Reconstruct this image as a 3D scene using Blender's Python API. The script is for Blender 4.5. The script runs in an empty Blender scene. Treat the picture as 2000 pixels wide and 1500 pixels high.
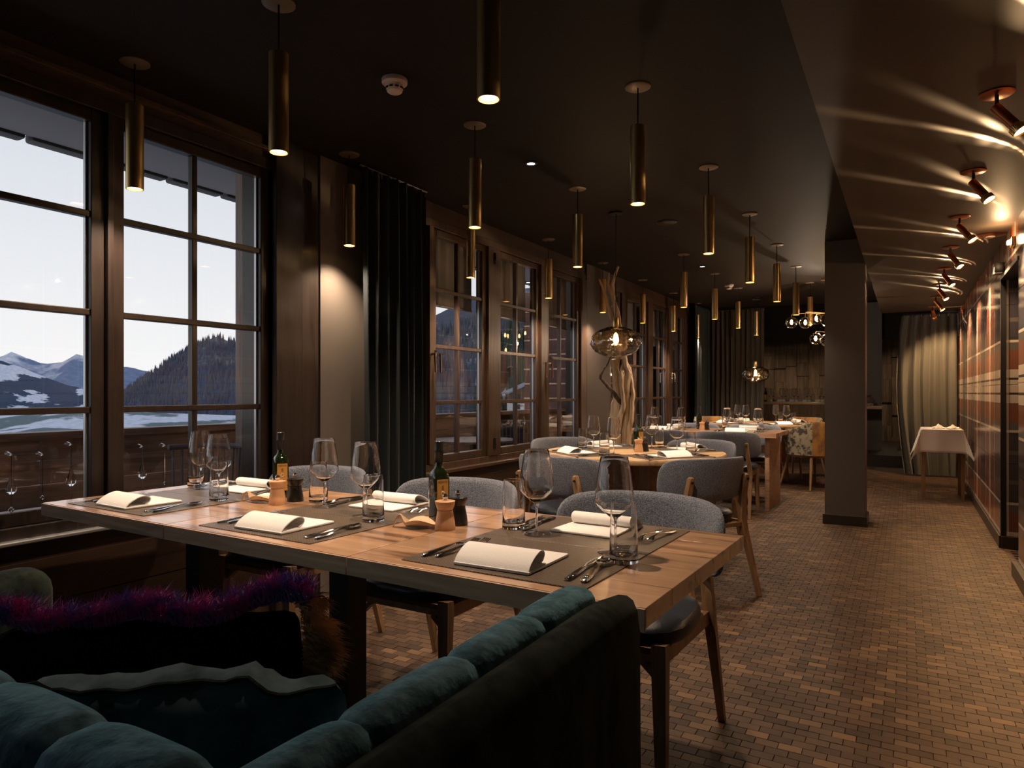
import bpy, bmesh, math, random
from mathutils import Vector, Matrix, noise
rnd = random.Random(7)
R = math.radians
PI = math.pi
S = bpy.context.scene
COL = S.collection

# ------------------------------------------------------------------ camera, sky, exposure
cam_d = bpy.data.cameras.new('camera'); cam = bpy.data.objects.new('camera', cam_d); COL.objects.link(cam)
cam.location = (0, 0, 1.14); cam.rotation_euler = (R(90), 0, R(30.045))
cam_d.sensor_width = 36; cam_d.lens = 23.994; cam_d.shift_y = 0.0085; cam_d.clip_start = .02; cam_d.clip_end = 9000
S.camera = cam
S.view_settings.view_transform = 'Standard'; S.view_settings.look = 'None'
S.view_settings.gamma = 1; S.view_settings.use_curve_mapping = False
S.view_settings.exposure = 0.12
W = bpy.data.worlds.new('dusk_sky'); S.world = W; W.use_nodes = True
nt = W.node_tree; nt.nodes.clear()
wo = nt.nodes.new('ShaderNodeOutputWorld'); bg = nt.nodes.new('ShaderNodeBackground')
tc = nt.nodes.new('ShaderNodeTexCoord'); sx = nt.nodes.new('ShaderNodeSeparateXYZ'); cr = nt.nodes.new('ShaderNodeValToRGB')
nt.links.new(tc.outputs['Generated'], sx.inputs[0]); nt.links.new(sx.outputs['Z'], cr.inputs[0])
cr.color_ramp.elements[0].position = 0.0; cr.color_ramp.elements[0].color = (.96, .955, .94, 1)
cr.color_ramp.elements[1].position = 0.55; cr.color_ramp.elements[1].color = (.5, .56, .68, 1)
nt.links.new(cr.outputs[0], bg.inputs[0]); bg.inputs[1].default_value = 1.0
nt.links.new(bg.outputs[0], wo.inputs[0])

WARM = (1.0, .75, .53)
PEND_W = 52.0      # watts of each brass pendant spot
SPOT_W = 110.0     # watts of each wall spot

# ------------------------------------------------------------------ materials
MATS = {}
def new_mat(name):
    m = bpy.data.materials.new(name); m.use_nodes = True
    MATS[name] = m
    return m, m.node_tree, m.node_tree.nodes['Principled BSDF']
def pbr(name, col, rough=.5, metal=0, spec=.5, sheen=0, bump=None, var=None, coat=0, emis=None):
    """bump=(scale,strength), var=(colour2, scale, stretch xyz, contrast)"""
    m, t, b = new_mat(name)
    b.inputs['Base Color'].default_value = (*col, 1); b.inputs['Roughness'].default_value = rough
    b.inputs['Metallic'].default_value = metal; b.inputs['Specular IOR Level'].default_value = spec
    b.inputs['Sheen Weight'].default_value = sheen; b.inputs['Coat Weight'].default_value = coat
    if emis: b.inputs['Emission Color'].default_value = (*emis[0], 1); b.inputs['Emission Strength'].default_value = emis[1]
    N = t.nodes.new; L = t.links.new
    if bump or var:
        co = N('ShaderNodeTexCoord'); oi = N('ShaderNodeObjectInfo')
        add = N('ShaderNodeVectorMath'); add.operation = 'ADD'
        mul = N('ShaderNodeVectorMath'); mul.operation = 'SCALE'; mul.inputs['Scale'].default_value = 17.0
        cb = N('ShaderNodeCombineXYZ')
        for i in range(3): L(oi.outputs['Random'], cb.inputs[i])
        L(cb.outputs[0], mul.inputs[0]); L(co.outputs['Object'], add.inputs[0]); L(mul.outputs[0], add.inputs[1])
    if var:
        mp = N('ShaderNodeMapping'); mp.inputs['Scale'].default_value = var[2]; L(add.outputs[0], mp.inputs[0])
        nz = N('ShaderNodeTexNoise'); nz.inputs['Scale'].default_value = var[1]; nz.inputs['Detail'].default_value = 6
        nz.inputs['Roughness'].default_value = .6
        L(mp.outputs[0], nz.inputs['Vector'])
        rp = N('ShaderNodeValToRGB'); c = var[3]
        rp.color_ramp.elements[0].position = .5 - c; rp.color_ramp.elements[0].color = (*col, 1)
        rp.color_ramp.elements[1].position = .5 + c; rp.color_ramp.elements[1].color = (*var[0], 1)
        L(nz.outputs['Fac'], rp.inputs[0]); L(rp.outputs[0], b.inputs['Base Color'])
    if bump:
        nb = N('ShaderNodeTexNoise'); nb.inputs['Scale'].default_value = bump[0]; nb.inputs['Detail'].default_value = 4
        if len(bump) > 2:
            mp2 = N('ShaderNodeMapping'); mp2.inputs['Scale'].default_value = bump[2]; L(add.outputs[0], mp2.inputs[0]); L(mp2.outputs[0], nb.inputs['Vector'])
        else: L(add.outputs[0], nb.inputs['Vector'])
        bp = N('ShaderNodeBump'); bp.inputs['Strength'].default_value = bump[1]; bp.inputs['Distance'].default_value = .01
        L(nb.outputs['Fac'], bp.inputs['Height']); L(bp.outputs[0], b.inputs['Normal'])
    return m
def wood(name, c1, c2, dark, axis=0, rough=.4, scale=1.0, coat=0, knot=.5):
    m, t, b = new_mat(name); N = t.nodes.new; L = t.links.new
    co = N('ShaderNodeTexCoord'); oi = N('ShaderNodeObjectInfo')
    cb = N('ShaderNodeCombineXYZ')
    for i in range(3): L(oi.outputs['Random'], cb.inputs[i])
    mul = N('ShaderNodeVectorMath'); mul.operation = 'SCALE'; mul.inputs['Scale'].default_value = 23.0; L(cb.outputs[0], mul.inputs[0])
    add = N('ShaderNodeVectorMath'); add.operation = 'ADD'; L(co.outputs['Object'], add.inputs[0]); L(mul.outputs[0], add.inputs[1])
    mp = N('ShaderNodeMapping'); s = [14*scale]*3; s[axis] = 1.1*scale; mp.inputs['Scale'].default_value = s; L(add.outputs[0], mp.inputs[0])
    nz = N('ShaderNodeTexNoise'); nz.inputs['Scale'].default_value = 1.6; nz.inputs['Detail'].default_value = 8; nz.inputs['Roughness'].default_value = .62; nz.inputs['Distortion'].default_value = .6
    L(mp.outputs[0], nz.inputs['Vector'])
    rp = N('ShaderNodeValToRGB'); e = rp.color_ramp.elements
    e[0].position = .36; e[0].color = (*c1, 1); e[1].position = .66; e[1].color = (*c2, 1)
    L(nz.outputs['Fac'], rp.inputs[0])
    nz2 = N('ShaderNodeTexNoise'); nz2.inputs['Scale'].default_value = .7; nz2.inputs['Detail'].default_value = 3; nz2.inputs['Distortion'].default_value = 1.2; L(mp.outputs[0], nz2.inputs['Vector'])
    rp2 = N('ShaderNodeValToRGB'); e = rp2.color_ramp.elements
    e[0].position = .55; e[0].color = (0, 0, 0, 1); e[1].position = .63; e[1].color = (knot, knot, knot, 1); L(nz2.outputs['Fac'], rp2.inputs[0])
    mx = N('ShaderNodeMix'); mx.data_type = 'RGBA'; L(rp2.outputs[0], mx.inputs[0]); L(rp.outputs[0], mx.inputs[6]); mx.inputs[7].default_value = (*dark, 1)
    hs = N('ShaderNodeHueSaturation'); mr = N('ShaderNodeMapRange'); mr.inputs[3].default_value = .82; mr.inputs[4].default_value = 1.18
    L(oi.outputs['Random'], mr.inputs[0]); L(mr.outputs[0], hs.inputs['Value']); L(mx.outputs[2], hs.inputs['Color']); L(hs.outputs[0], b.inputs['Base Color'])
    bp = N('ShaderNodeBump'); bp.inputs['Strength'].default_value = .25; bp.inputs['Distance'].default_value = .004; L(nz.outputs['Fac'], bp.inputs['Height']); L(bp.outputs[0], b.inputs['Normal'])
    b.inputs['Roughness'].default_value = rough; b.inputs['Coat Weight'].default_value = coat; b.inputs['Coat Roughness'].default_value = .15
    return m
def thin_glass(name, tint, gloss=1.0, ior=1.45, rough=0.0, bump=None, power=3.2):
    m = bpy.data.materials.new(name); m.use_nodes = True; MATS[name] = m; t = m.node_tree; t.nodes.clear(); N = t.nodes.new; L = t.links.new
    o = N('ShaderNodeOutputMaterial'); mx = N('ShaderNodeMixShader'); tr = N('ShaderNodeBsdfTransparent'); gl = N('ShaderNodeBsdfGlossy'); lw_ = N('ShaderNodeLayerWeight'); pw_ = N('ShaderNodeMath'); pw_.operation = 'POWER'; pw_.inputs[1].default_value = power; L(lw_.outputs['Facing'], pw_.inputs[0]); fr = N('ShaderNodeMath'); fr.operation = 'MULTIPLY_ADD'; fr.inputs[1].default_value = .95; fr.inputs[2].default_value = ((ior-1)/(ior+1))**2; L(pw_.outputs[0], fr.inputs[0])
    tr.inputs[0].default_value = (*tint, 1); gl.inputs['Roughness'].default_value = rough
    ml = N('ShaderNodeMath'); ml.operation = 'MULTIPLY'; ml.inputs[1].default_value = gloss; ml.use_clamp = True
    L(fr.outputs[0], ml.inputs[0]); L(ml.outputs[0], mx.inputs[0]); L(tr.outputs[0], mx.inputs[1]); L(gl.outputs[0], mx.inputs[2]); L(mx.outputs[0], o.inputs[0])
    if bump:
        nb = N('ShaderNodeTexNoise'); nb.inputs['Scale'].default_value = bump[0]; bp = N('ShaderNodeBump'); bp.inputs['Strength'].default_value = bump[1]; bp.inputs['Distance'].default_value = .02
        co = N('ShaderNodeTexCoord'); L(co.outputs['Object'], nb.inputs['Vector']); L(nb.outputs['Fac'], bp.inputs['Height']); L(bp.outputs[0], gl.inputs['Normal']); L(bp.outputs[0], lw_.inputs['Normal'])
    return m

table_wood = wood('table_wood', (.42, .225, .12), (.56, .335, .195), (.12, .05, .022), 0, .30, 1.0, .85, .8)
table_edge = wood('rough_table_edge', (.42, .25, .15), (.60, .39, .25), (.12, .07, .04), 0, .6, 1.6)
oak = wood('chair_oak', (.20, .110, .052), (.29, .17, .085), (.11, .055, .025), 2, .42, 2.0)
oak_top = wood('round_table_oak', (.44, .28, .15), (.58, .40, .23), (.25, .14, .07), 0, .35, 1.0, .2)
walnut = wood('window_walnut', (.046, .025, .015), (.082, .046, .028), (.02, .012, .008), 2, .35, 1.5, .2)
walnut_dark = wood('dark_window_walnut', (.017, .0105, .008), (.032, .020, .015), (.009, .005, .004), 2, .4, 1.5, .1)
dark_wood = wood('dark_wall_wood', (.035, .018, .011), (.055, .03, .018), (.015, .008, .005), 1, .4, 1.0)
ext_wood = wood('balcony_wood', (.44, .29, .21), (.68, .48, .37), (.18, .12, .09), 1, .6, 1.0)
post_wood = wood('balcony_post_wood', (.16, .12, .10), (.27, .21, .18), (.08, .06, .05), 2, .6, 1.0)
shingle_wood = wood('rear_plank_wood', (.13, .085, .05), (.26, .17, .10), (.04, .025, .015), 2, .6, 1.0)
drift = wood('driftwood', (.48, .33, .20), (.66, .50, .34), (.22, .13, .08), 2, .6, 2.0)
drift_dark = wood('dark_driftwood', (.07, .045, .03), (.14, .09, .06), (.03, .02, .015), 2, .6, 2.0)
ceil_m = pbr('ceiling_paint', (.017, .0125, .0105), .6, spec=.12)
soffit_m = pbr('soffit_paint', (.062, .047, .036), .5, spec=.2)
wall_m = pbr('taupe_wall_paint', (.125, .105, .088), .55, var=((.145, .12, .10), 1.2, (1, 1, 1), .2))
pillar_m = pbr('pillar_paint', (.085, .070, .060), .5)
base_m = pbr('baseboard_paint', (.022, .014, .011), .4)
brass = pbr('brushed_brass', (.88, .62, .28), .30, 1, var=((.74, .50, .21), 3, (60, 60, 2), .2))
brass_cup = pbr('ceiling_rose_paint', (.20, .15, .10), .4, .5)
copper = pbr('copper', (.55, .20, .08), .3, 1)
black_m = pbr('black_metal', (.012, .012, .014), .4, .3)
steel = pbr('polished_steel', (.75, .73, .70), .12, 1)
leather = pbr('dark_blue_leather', (.010, .014, .021), .32, spec=.35, bump=(180, .15))
fabric = pbr('grey_tweed', (.060, .070, .098), .9, spec=.2, sheen=.25, var=((.24, .255, .31), 260, (1, 1, 1), .12), bump=(300, .6))
mat_m, _t, _b = new_mat('woven_placemat')
_N = _t.nodes.new; _L = _t.links.new
_co = _N('ShaderNodeTexCoord'); _bk = _N('ShaderNodeTexBrick'); _L(_co.outputs['Object'], _bk.inputs['Vector'])
_bk.inputs['Scale'].default_value = 1; _bk.inputs['Brick Width'].default_value = .011; _bk.inputs['Row Height'].default_value = .0045; _bk.inputs['Mortar Size'].default_value = .0009
_bk.inputs['Color1'].default_value = (.25, .175, .12, 1); _bk.inputs['Color2'].default_value = (.17, .12, .085, 1); _bk.inputs['Mortar'].default_value = (.016, .012, .01, 1)
_L(_bk.outputs['Color'], _b.inputs['Base Color']); _b.inputs['Roughness'].default_value = .34
_bp = _N('ShaderNodeBump'); _bp.inputs['Strength'].default_value = .6; _bp.inputs['Distance'].default_value = .002; _bp.invert = True; _L(_bk.outputs['Fac'], _bp.inputs['Height']); _L(_bp.outputs[0], _b.inputs['Normal'])
linen = pbr('white_linen', (.84, .80, .77), .8, sheen=.2, bump=(240, .12))
ceramic = pbr('cream_ceramic', (.62, .44, .27), .35)
beech = wood('beech', (.60, .33, .17), (.66, .39, .21), (.5, .27, .13), 2, .4, 1.0, 0, .2)
black_gloss = pbr('black_lacquer', (.012, .011, .011), .3)
bottle_glass = pbr('dark_green_bottle_glass', (.008, .014, .004), .06, spec=.8, coat=.5)
label_m = pbr('ochre_label', (.52, .27, .06), .6)
ink_m = pbr('label_ink', (.10, .05, .02), .6)
glass_bowl = thin_glass('wine_glass_bowl', (.992, .992, .992), 1.5, 1.62, power=4.6)
win_glass = thin_glass('window_glass', (.97, .975, .985), 1.35, 1.5)
smoke_glass = thin_glass('smoked_amber_glass', (.90, .80, .60), 2.4, 1.6, 0, (13, .8))
clear_globe = thin_glass('clear_globe_glass', (.9, .86, .8), 1.6, 1.5)
g_m, _t, _b = new_mat('solid_glass'); _b.inputs['Transmission Weight'].default_value = 1; _b.inputs['Roughness'].default_value = 0; _b.inputs['IOR'].default_value = 1.48; _b.inputs['Base Color'].default_value = (1, 1, 1, 1)
curtain_m = pbr('black_green_velvet', (.014, .019, .021), .8, spec=.15, sheen=.25, bump=(300, .2))
curtain2_m = pbr('olive_linen_curtain', (.088, .080, .064), .85, spec=.15, sheen=.15, bump=(260, .35, (1, 1, .4)))
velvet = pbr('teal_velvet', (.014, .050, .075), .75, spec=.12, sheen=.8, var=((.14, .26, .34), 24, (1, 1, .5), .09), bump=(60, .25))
velvet_dark = pbr('dark_green_velvet', (.008, .013, .010), .85, spec=.08, sheen=.04, var=((.032, .042, .032), 22, (1, 1, .35), .09))
MATS['teal_velvet'].node_tree.nodes['Principled BSDF'].inputs['Sheen Tint'].default_value = (.35, .75, .85, 1)
plum = pbr('dark_plum_cloth', (.014, .006, .008), .9, spec=.1)
fringe_m = pbr('purple_fringe', (.50, .07, .28), .8, var=((.15, .11, .36), 26, (1, 1, 1), .06))
fringe2_m = pbr('golden_brown_fringe', (.62, .32, .12), .6, var=((.16, .08, .05), 12, (1, 1, 1), .1))
mustard = pbr('mustard_velvet', (.42, .20, .03), .75, sheen=.5, var=((.16, .07, .015), 9, (1, 1, .6), .12))
pattern = pbr('marbled_fabric', (.34, .29, .20), .8, var=((.06, .05, .035), 16, (1, 1, 1), .04))
det_m = pbr('off_white_plastic', (.62, .50, .44), .5)
blind_m = pbr('grey_blind_cloth', (.30, .285, .27), .9, bump=(3, .4, (1, 1, .3)))
eave_m = pbr('grey_eave_soffit', (.10, .10, .12), .8)
tile_m = pbr('dark_roof_tile', (.035, .036, .045), .7)
alu = pbr('blind_rail_aluminium', (.5, .5, .52), .4, .8)
cloth_m = pbr('white_tablecloth', (.78, .73, .70), .85, sheen=.2)
em_w, _t, _b = new_mat('warm_bulb_glow'); _b.inputs['Emission Color'].default_value = (1, .62, .26, 1); _b.inputs['Emission Strength'].default_value = 14
em_p, _t, _b = new_mat('pendant_lens_glow'); _b.inputs['Emission Color'].default_value = (1, .70, .32, 1); _b.inputs['Emission Strength'].default_value = 9
em_c, _t, _b = new_mat('cool_led_glow'); _b.inputs['Emission Color'].default_value = (.85, .93, 1, 1); _b.inputs['Emission Strength'].default_value = 30
em_s, _t, _b = new_mat('spot_lens_glow'); _b.inputs['Emission Color'].default_value = (1, .72, .38, 1); _b.inputs['Emission Strength'].default_value = 22

# floor blocks: colour per block from an attribute
floor_m, t, b = new_mat('end_grain_blocks'); N = t.nodes.new; L = t.links.new
at_ = N('ShaderNodeAttribute'); at_.attribute_name = 'tint'
rp = N('ShaderNodeValToRGB'); e = rp.color_ramp.elements
e[0].position = 0; e[0].color = (0.038, 0.022, 0.014, 1); e[1].position = 1; e[1].color = (0.137, 0.079, 0.041, 1)
q = rp.color_ramp.elements.new(.5); q.color = (0.070, 0.040, 0.024, 1); q = rp.color_ramp.elements.new(.85); q.color = (0.090, 0.053, 0.031, 1)
L(at_.outputs['Fac'], rp.inputs[0]); L(rp.outputs[0], b.inputs['Base Color']); b.inputs['Roughness'].default_value = .55; b.inputs['Specular IOR Level'].default_value = .22
blk_m, t, b = new_mat('end_grain_block'); N = t.nodes.new; L = t.links.new
oi = N('ShaderNodeObjectInfo'); rp = N('ShaderNodeValToRGB'); e = rp.color_ramp.elements
e[0].position = 0; e[0].color = (0.038, 0.022, 0.014, 1); e[1].position = 1; e[1].color = (0.137, 0.079, 0.041, 1)
q = rp.color_ramp.elements.new(.5); q.color = (0.070, 0.040, 0.024, 1); q = rp.color_ramp.elements.new(.85); q.color = (0.090, 0.053, 0.031, 1)
L(oi.outputs['Random'], rp.inputs[0]); L(rp.outputs[0], b.inputs['Base Color']); b.inputs['Roughness'].default_value = .55; b.inputs['Specular IOR Level'].default_value = .22

# tartan print
def tartan(name, hor_axis, phase):
    m, t, b = new_mat(name); N = t.nodes.new; L = t.links.new
    co = N('ShaderNodeNewGeometry'); sp = N('ShaderNodeSeparateXYZ'); L(co.outputs['Position'], sp.inputs[0])
    def stripes(sock, ph, st):
        a = N('ShaderNodeMath'); a.operation = 'ADD'; a.inputs[1].default_value = ph; L(sock, a.inputs[0])
        pp = N('ShaderNodeMath'); pp.operation = 'PINGPONG'; pp.inputs[1].default_value = .5935; L(a.outputs[0], pp.inputs[0])
        dv = N('ShaderNodeMath'); dv.operation = 'DIVIDE'; dv.inputs[1].default_value = .5935; L(pp.outputs[0], dv.inputs[0])
        rp = N('ShaderNodeValToRGB'); rp.color_ramp.interpolation = 'CONSTANT'; L(dv.outputs[0], rp.inputs[0])
        for i, (p, c) in enumerate(st):
            p /= .5935
            el = rp.color_ramp.elements[i] if i < 2 else rp.color_ramp.elements.new(p)
            el.position = p; el.color = (*c, 1)
        return rp.outputs[0]
    Wt = (.85, .74, .64); K = (.018, .014, .016); Br = (.27, .075, .022); Rd = (.20, .03, .014); G = (.13, .12, .11); Dk = (.035, .032, .042)
    v = stripes(sp.outputs['Z'], 0, [(0, Wt), (.045, K), (.062, Wt), (.122, Br), (.262, G), (.318, Wt), (.338, K), (.36, Dk), (.47, G), (.50, Dk)])
    h = stripes(sp.outputs[hor_axis], phase, [(0, Wt), (.018, Rd), (.05, Wt), (.065, K), (.12, Rd), (.20, Br), (.26, Dk), (.33, Wt), (.345, Dk), (.42, Rd), (.46, Dk)])
    mx = N('ShaderNodeMix'); mx.data_type = 'RGBA'; mx.inputs[0].default_value = .56; L(v, mx.inputs[6]); L(h, mx.inputs[7]); L(mx.outputs[2], b.inputs['Base Color'])
    b.inputs['Roughness'].default_value = .18; b.inputs['Specular IOR Level'].default_value = .4
    return m
tartan_y = tartan('tartan_print_panel', 'Y', .2)
tartan_x = tartan('tartan_print_panel_end', 'X', -.30)

# ------------------------------------------------------------------ mesh helpers
def B(): return bmesh.new()
def box(bm, c, s, rz=0, bev=0, M=None, seg=2):
    m = Matrix.Translation(c) @ Matrix.Rotation(rz, 4, 'Z') @ Matrix.Diagonal((*s, 1))
    if M: m = M @ m
    g = bmesh.ops.create_cube(bm, size=1, matrix=m)
    if bev:
        es = list({e for v in g['verts'] for e in v.link_edges})
        bmesh.ops.bevel(bm, geom=es, offset=bev, segments=seg, affect='EDGES', profile=.5)
    return bm
def bb(x0, x1, y0, y1, z0, z1, bev=0):
    return box(B(), ((x0+x1)/2, (y0+y1)/2, (z0+z1)/2), (x1-x0, y1-y0, z1-z0), 0, bev)
def loft(bm, rings, cap=True, close=True):
    vs = [[bm.verts.new(p) for p in r] for r in rings]
    n = len(rings[0])
    for a, c in zip(vs, vs[1:]):
        for i in range(n if close else n-1):
            j = (i+1) % n
            try: bm.faces.new((a[i], a[j], c[j], c[i]))
            except ValueError: pass
    if cap and close:
        for r, f in ((vs[0], True), (vs[-1], False)):
            try: bm.faces.new(list(reversed(r)) if f else r)
            except ValueError: pass
    return bm
def lathe(bm, prof, n=20, o=(0, 0, 0), cap=True):
    rings = [[Vector((o[0]+max(r, 1e-5)*math.cos(2*PI*i/n), o[1]+max(r, 1e-5)*math.sin(2*PI*i/n), o[2]+z)) for i in range(n)] for r, z in prof]
    return loft(bm, rings, cap)
def tube(bm, pts, rad, n=8, sq=None, cap=True):
    """round tube, or box section when sq=(w,d) multipliers"""
    pts = [Vector(p) for p in pts]; k = len(pts); rings = []
    up0 = Vector((0, 0, 1))
    for i, p in enumerate(pts):
        d = (pts[min(i+1, k-1)] - pts[max(i-1, 0)]).normalized()
        u = up0 if abs(d.z) < .8 else Vector((0, 1, 0))
        a = d.cross(u).normalized(); c = a.cross(d).normalized()
        r = rad[i] if isinstance(rad, (list, tuple)) else rad
        if sq: rings.append([p + a*(x*sq[0]*r) + c*(y*sq[1]*r) for x, y in ((-1, -1), (1, -1), (1, 1), (-1, 1))])
        else: rings.append([p + a*(r*math.cos(2*PI*j/n)) + c*(r*math.sin(2*PI*j/n)) for j in range(n)])
    return loft(bm, rings, cap)
def spline(pts, k=4):
    pts = [Vector(p) for p in pts]; out = []
    for i in range(len(pts)-1):
        p0 = pts[max(i-1, 0)]; p1 = pts[i]; p2 = pts[i+1]; p3 = pts[min(i+2, len(pts)-1)]
        for j in range(k):
            t = j/k; out.append(.5*((2*p1) + (p2-p0)*t + (2*p0-5*p1+4*p2-p3)*t*t + (3*p1-p0-3*p2+p3)*t**3))
    out.append(pts[-1]); return out
def M_(bm, smooth=True, angle=40, name='mesh'):
    bmesh.ops.recalc_face_normals(bm, faces=bm.faces)
    me = bpy.data.meshes.new(name); bm.to_mesh(me); bm.free()
    if smooth:
        for p in me.polygons: p.use_smooth = True
        me.set_sharp_from_angle(angle=R(angle))
    return me
def obj(name, bm, mat, parent=None, label=None, cat=None, group=None, kind=None, smooth=True, loc=None, rot=None):
    me = M_(bm, smooth, name=name) if isinstance(bm, bmesh.types.BMesh) else bm
    if mat is not None and not me.materials: me.materials.append(mat)
    o = bpy.data.objects.new(name, me); COL.objects.link(o)
    if parent: o.parent = parent
    if loc: o.location = loc
    if rot: o.rotation_euler = rot
    tag(o, label, cat, group, kind)
    return o
def tag(o, label=None, cat=None, group=None, kind=None):
    if label: o['label'] = label
    if cat: o['category'] = cat
    if group: o['group'] = group
    if kind: o['kind'] = kind
    return o
def thing(name, label, cat, loc=(0, 0, 0), rz=0, group=None):
    o = bpy.data.objects.new(name, None); COL.objects.link(o); o.location = loc; o.rotation_euler = (0, 0, rz); o.empty_display_size = .05
    return tag(o, label, cat, group)
KIDS = {}
def kids(o):
    if o.name not in KIDS: KIDS[o.name] = [c for c in bpy.data.objects if c.parent == o]
    return KIDS[o.name]
def cp(o, parent=None):
    c = o.copy(); COL.objects.link(c)
    if parent: c.parent = parent
    for k in kids(o): cp(k, c)
    return c
USED = set()
def place(proto, loc, rz, label, group=None):
    """first use moves the prototype itself, later uses copy it"""
    if proto.name in USED: o = cp(proto)
    else:
        for k in kids(proto): kids(k)
        USED.add(proto.name); kids(proto); o = proto
    o.location = loc; o.rotation_euler = (0, 0, rz); o['label'] = label
    if group: o['group'] = group
    return o
def struct(name, bm, mat, parent=None, smooth=False):
    return obj(name, bm, mat, parent, kind=None if parent else 'structure', smooth=smooth)

# ================================================================== ROOM SHELL
XW = -2.84; CH = 2.455; SX = -.304; SH = 2.235; XR = .60
# floor
floor = struct('floor', bb(-3.1, 3.0, -2.5, 12.0, -.12, -.006), pbr('floor_joint', (.02, .012, .008), .8))
BW, BD = .072, .043
def blk(bm, x, y, w, d, z):
    g = .0007
    x0, x1, y0, y1 = x+g, x+w-g, y+g, y+d-g
    c = .0012
    v = [bm.verts.new(p) for p in ((x0, y0, -.006), (x1, y0, -.006), (x1, y1, -.006), (x0, y1, -.006), (x0+c*.5, y0+c*.5, z), (x1-c*.5, y0+c*.5, z), (x1-c*.5, y1-c*.5, z), (x0+c*.5, y1-c*.5, z))]
    for f in ((4, 5, 6, 7), (0, 1, 5, 4), (1, 2, 6, 5), (2, 3, 7, 6), (3, 0, 4, 7)): bm.faces.new([v[i] for i in f])
cells = []
for j in range(int((11.1-1.2)/BD)):
    y = 1.2 + j*BD
    for i in range(-42, 10):
        x = i*BW + (BW*.5 if j % 2 else 0) + rnd.uniform(-.004, .004)*0
        if x < -2.9 or x > (.62 if y < 12 else .62): continue
        cells.append((x, y))
def front_score(c):
    x, y = c; z = -x*.5007+y*.8656; xc = x*.8656+y*.5007
    px = 1000+1333*xc/max(z, .01); py = 767+1333*1.14/max(z, .01)
    return z if (1240 < px < 2010 and py < 1510 and z > 0) else 99
order = sorted(cells, key=front_score)
near = set(order[:300])
bm = B(); blk(bm, -BW/2, -BD/2, BW, BD, 0.0); bme = M_(bm, False, name='floor_block')
bme.materials.append(blk_m)
for (x, y) in order[:300]:
    o = bpy.data.objects.new('floor_block', bme); COL.objects.link(o); o.parent = floor; o.location = (x+BW/2, y+BD/2, rnd.uniform(-.0006, .0006))
bm = B(); tl = bm.faces.layers.float.new('tint')
for (x, y) in order[300:]:
    n0 = len(bm.faces); blk(bm, x, y, BW, BD, rnd.uniform(-.0006, .0006)); bm.faces.ensure_lookup_table(); tv = rnd.random()
    for k in range(n0, len(bm.faces)): bm.faces[k][tl] = tv
fo = obj('floor_block_field', bm, floor_m, floor, kind='stuff', smooth=False)
# ceilings
struct('ceiling', bb(-3.1, SX, -2.5, 11.0, CH, CH+.2), ceil_m)
struct('ceiling_soffit', bb(SX, 1.4, -2.5, 10.7, SH, CH+.2), soffit_m)['kind'] = 'structure'
# left wall pieces: sill wall, header, piers
lw = struct('wall_left', bb(XW-.22, XW, -2.5, 13, 0, .62), dark_wood)
for z in (.17, .34, .51):
    obj('wall_board', bb(XW, XW+.008, -2.5, 2.55, z-.165, z, .001), dark_wood, lw, smooth=False)
    obj('wall_board', bb(XW, XW+.008, 3.55, 6.35, z-.165, z, .001), dark_wood, lw, smooth=False)
obj('header', bb(XW-.22, XW, -2.5, 13, 2.30, CH), dark_wood, lw, smooth=False)
obj('pier', bb(XW-.22, XW+.03, 2.74, 3.62, 0, CH), wall_m, lw, smooth=False)
obj('timber_post', bb(XW-.22, XW+.045, 2.42, 2.60, 0, CH, .004), walnut_dark, lw, smooth=False)
obj('timber_post', bb(XW-.22, XW+.02, 2.60, 2.74, 0, CH, .004), walnut_dark, lw, smooth=False)
obj('pier', bb(XW-.22, XW+.02, 6.40, 7.02, 0, CH), pbr('brown_wall_paint', (.062, .046, .038), .55), lw, smooth=False)
obj('pier', bb(XW-.22, XW+.02, 10.15, 13, 0, CH), wall_m, lw, smooth=False)
obj('header_trim', bb(XW-.02, XW+.03, -2.5, 2.62, 2.375, 2.395, .002), walnut, lw, smooth=False)
# near back wall behind the camera and right wall
struct('wall_back', bb(-3.1, 1.4, -2.7, -2.5, 0, 2.7), wall_m)
rw = struct('wall_right', bb(XR+.03, XR+.25, 6.15, 10.9, 0, SH), wall_m)
rw2 = struct('wall_right_near', bb(XR+.03, XR+.25, -2.5, 5.24, 0, SH), wall_m); 
for (y0, y1, par) in ((6.15, 10.86, rw), (2.6, 5.24, rw2)):
    n = max(1, round((y1-y0)/1.2)); dy = (y1-y0)/n
    for i in range(n):
        zs = [.09, .62, 1.20, 1.78, 2.235]
        for z0, z1 in zip(zs, zs[1:]):
            obj('wall_panel', bb(XR, XR+.03, y0+i*dy+.0015, y0+(i+1)*dy-.0015, z0+.0015, z1-.0015, .0015), tartan_y, par, smooth=False)
zs = [.09, .62, 1.20, 1.78, 1.98]
for z0, z1 in zip(zs, zs[1:]):
    obj('wall_panel', bb(XR+.03, XR+.20, 6.135, 6.15, z0+.0015, z1-.0015, .001), tartan_x, rw, smooth=False)
obj('corner_trim', bb(XR-.004, XR+.03, 6.128, 6.152, .09, 1.99), black_m, rw, smooth=False)
obj('lintel', bb(XR, XR+.25, 5.24, 6.15, 1.99, SH), tartan_y, rw, smooth=False)
obj('lintel_trim', bb(XR-.006, XR+.2, 5.24, 6.15, 1.965, 1.99), black_m, rw, smooth=False)
d1 = struct('door_1', bb(XR+.20, XR+.25, 5.24, 6.15, 0, 1.98), dark_wood)
obj('door_handle', tube(B(), [(XR+.20, 5.36, 1.0), (XR+.15, 5.36, 1.0), (XR+.15, 5.48, 1.0)], .009), steel, d1)
struct('baseboard_right', bb(XR-.015, XR+.0, 6.13, 10.9, 0, .09, .003), base_m)
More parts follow.
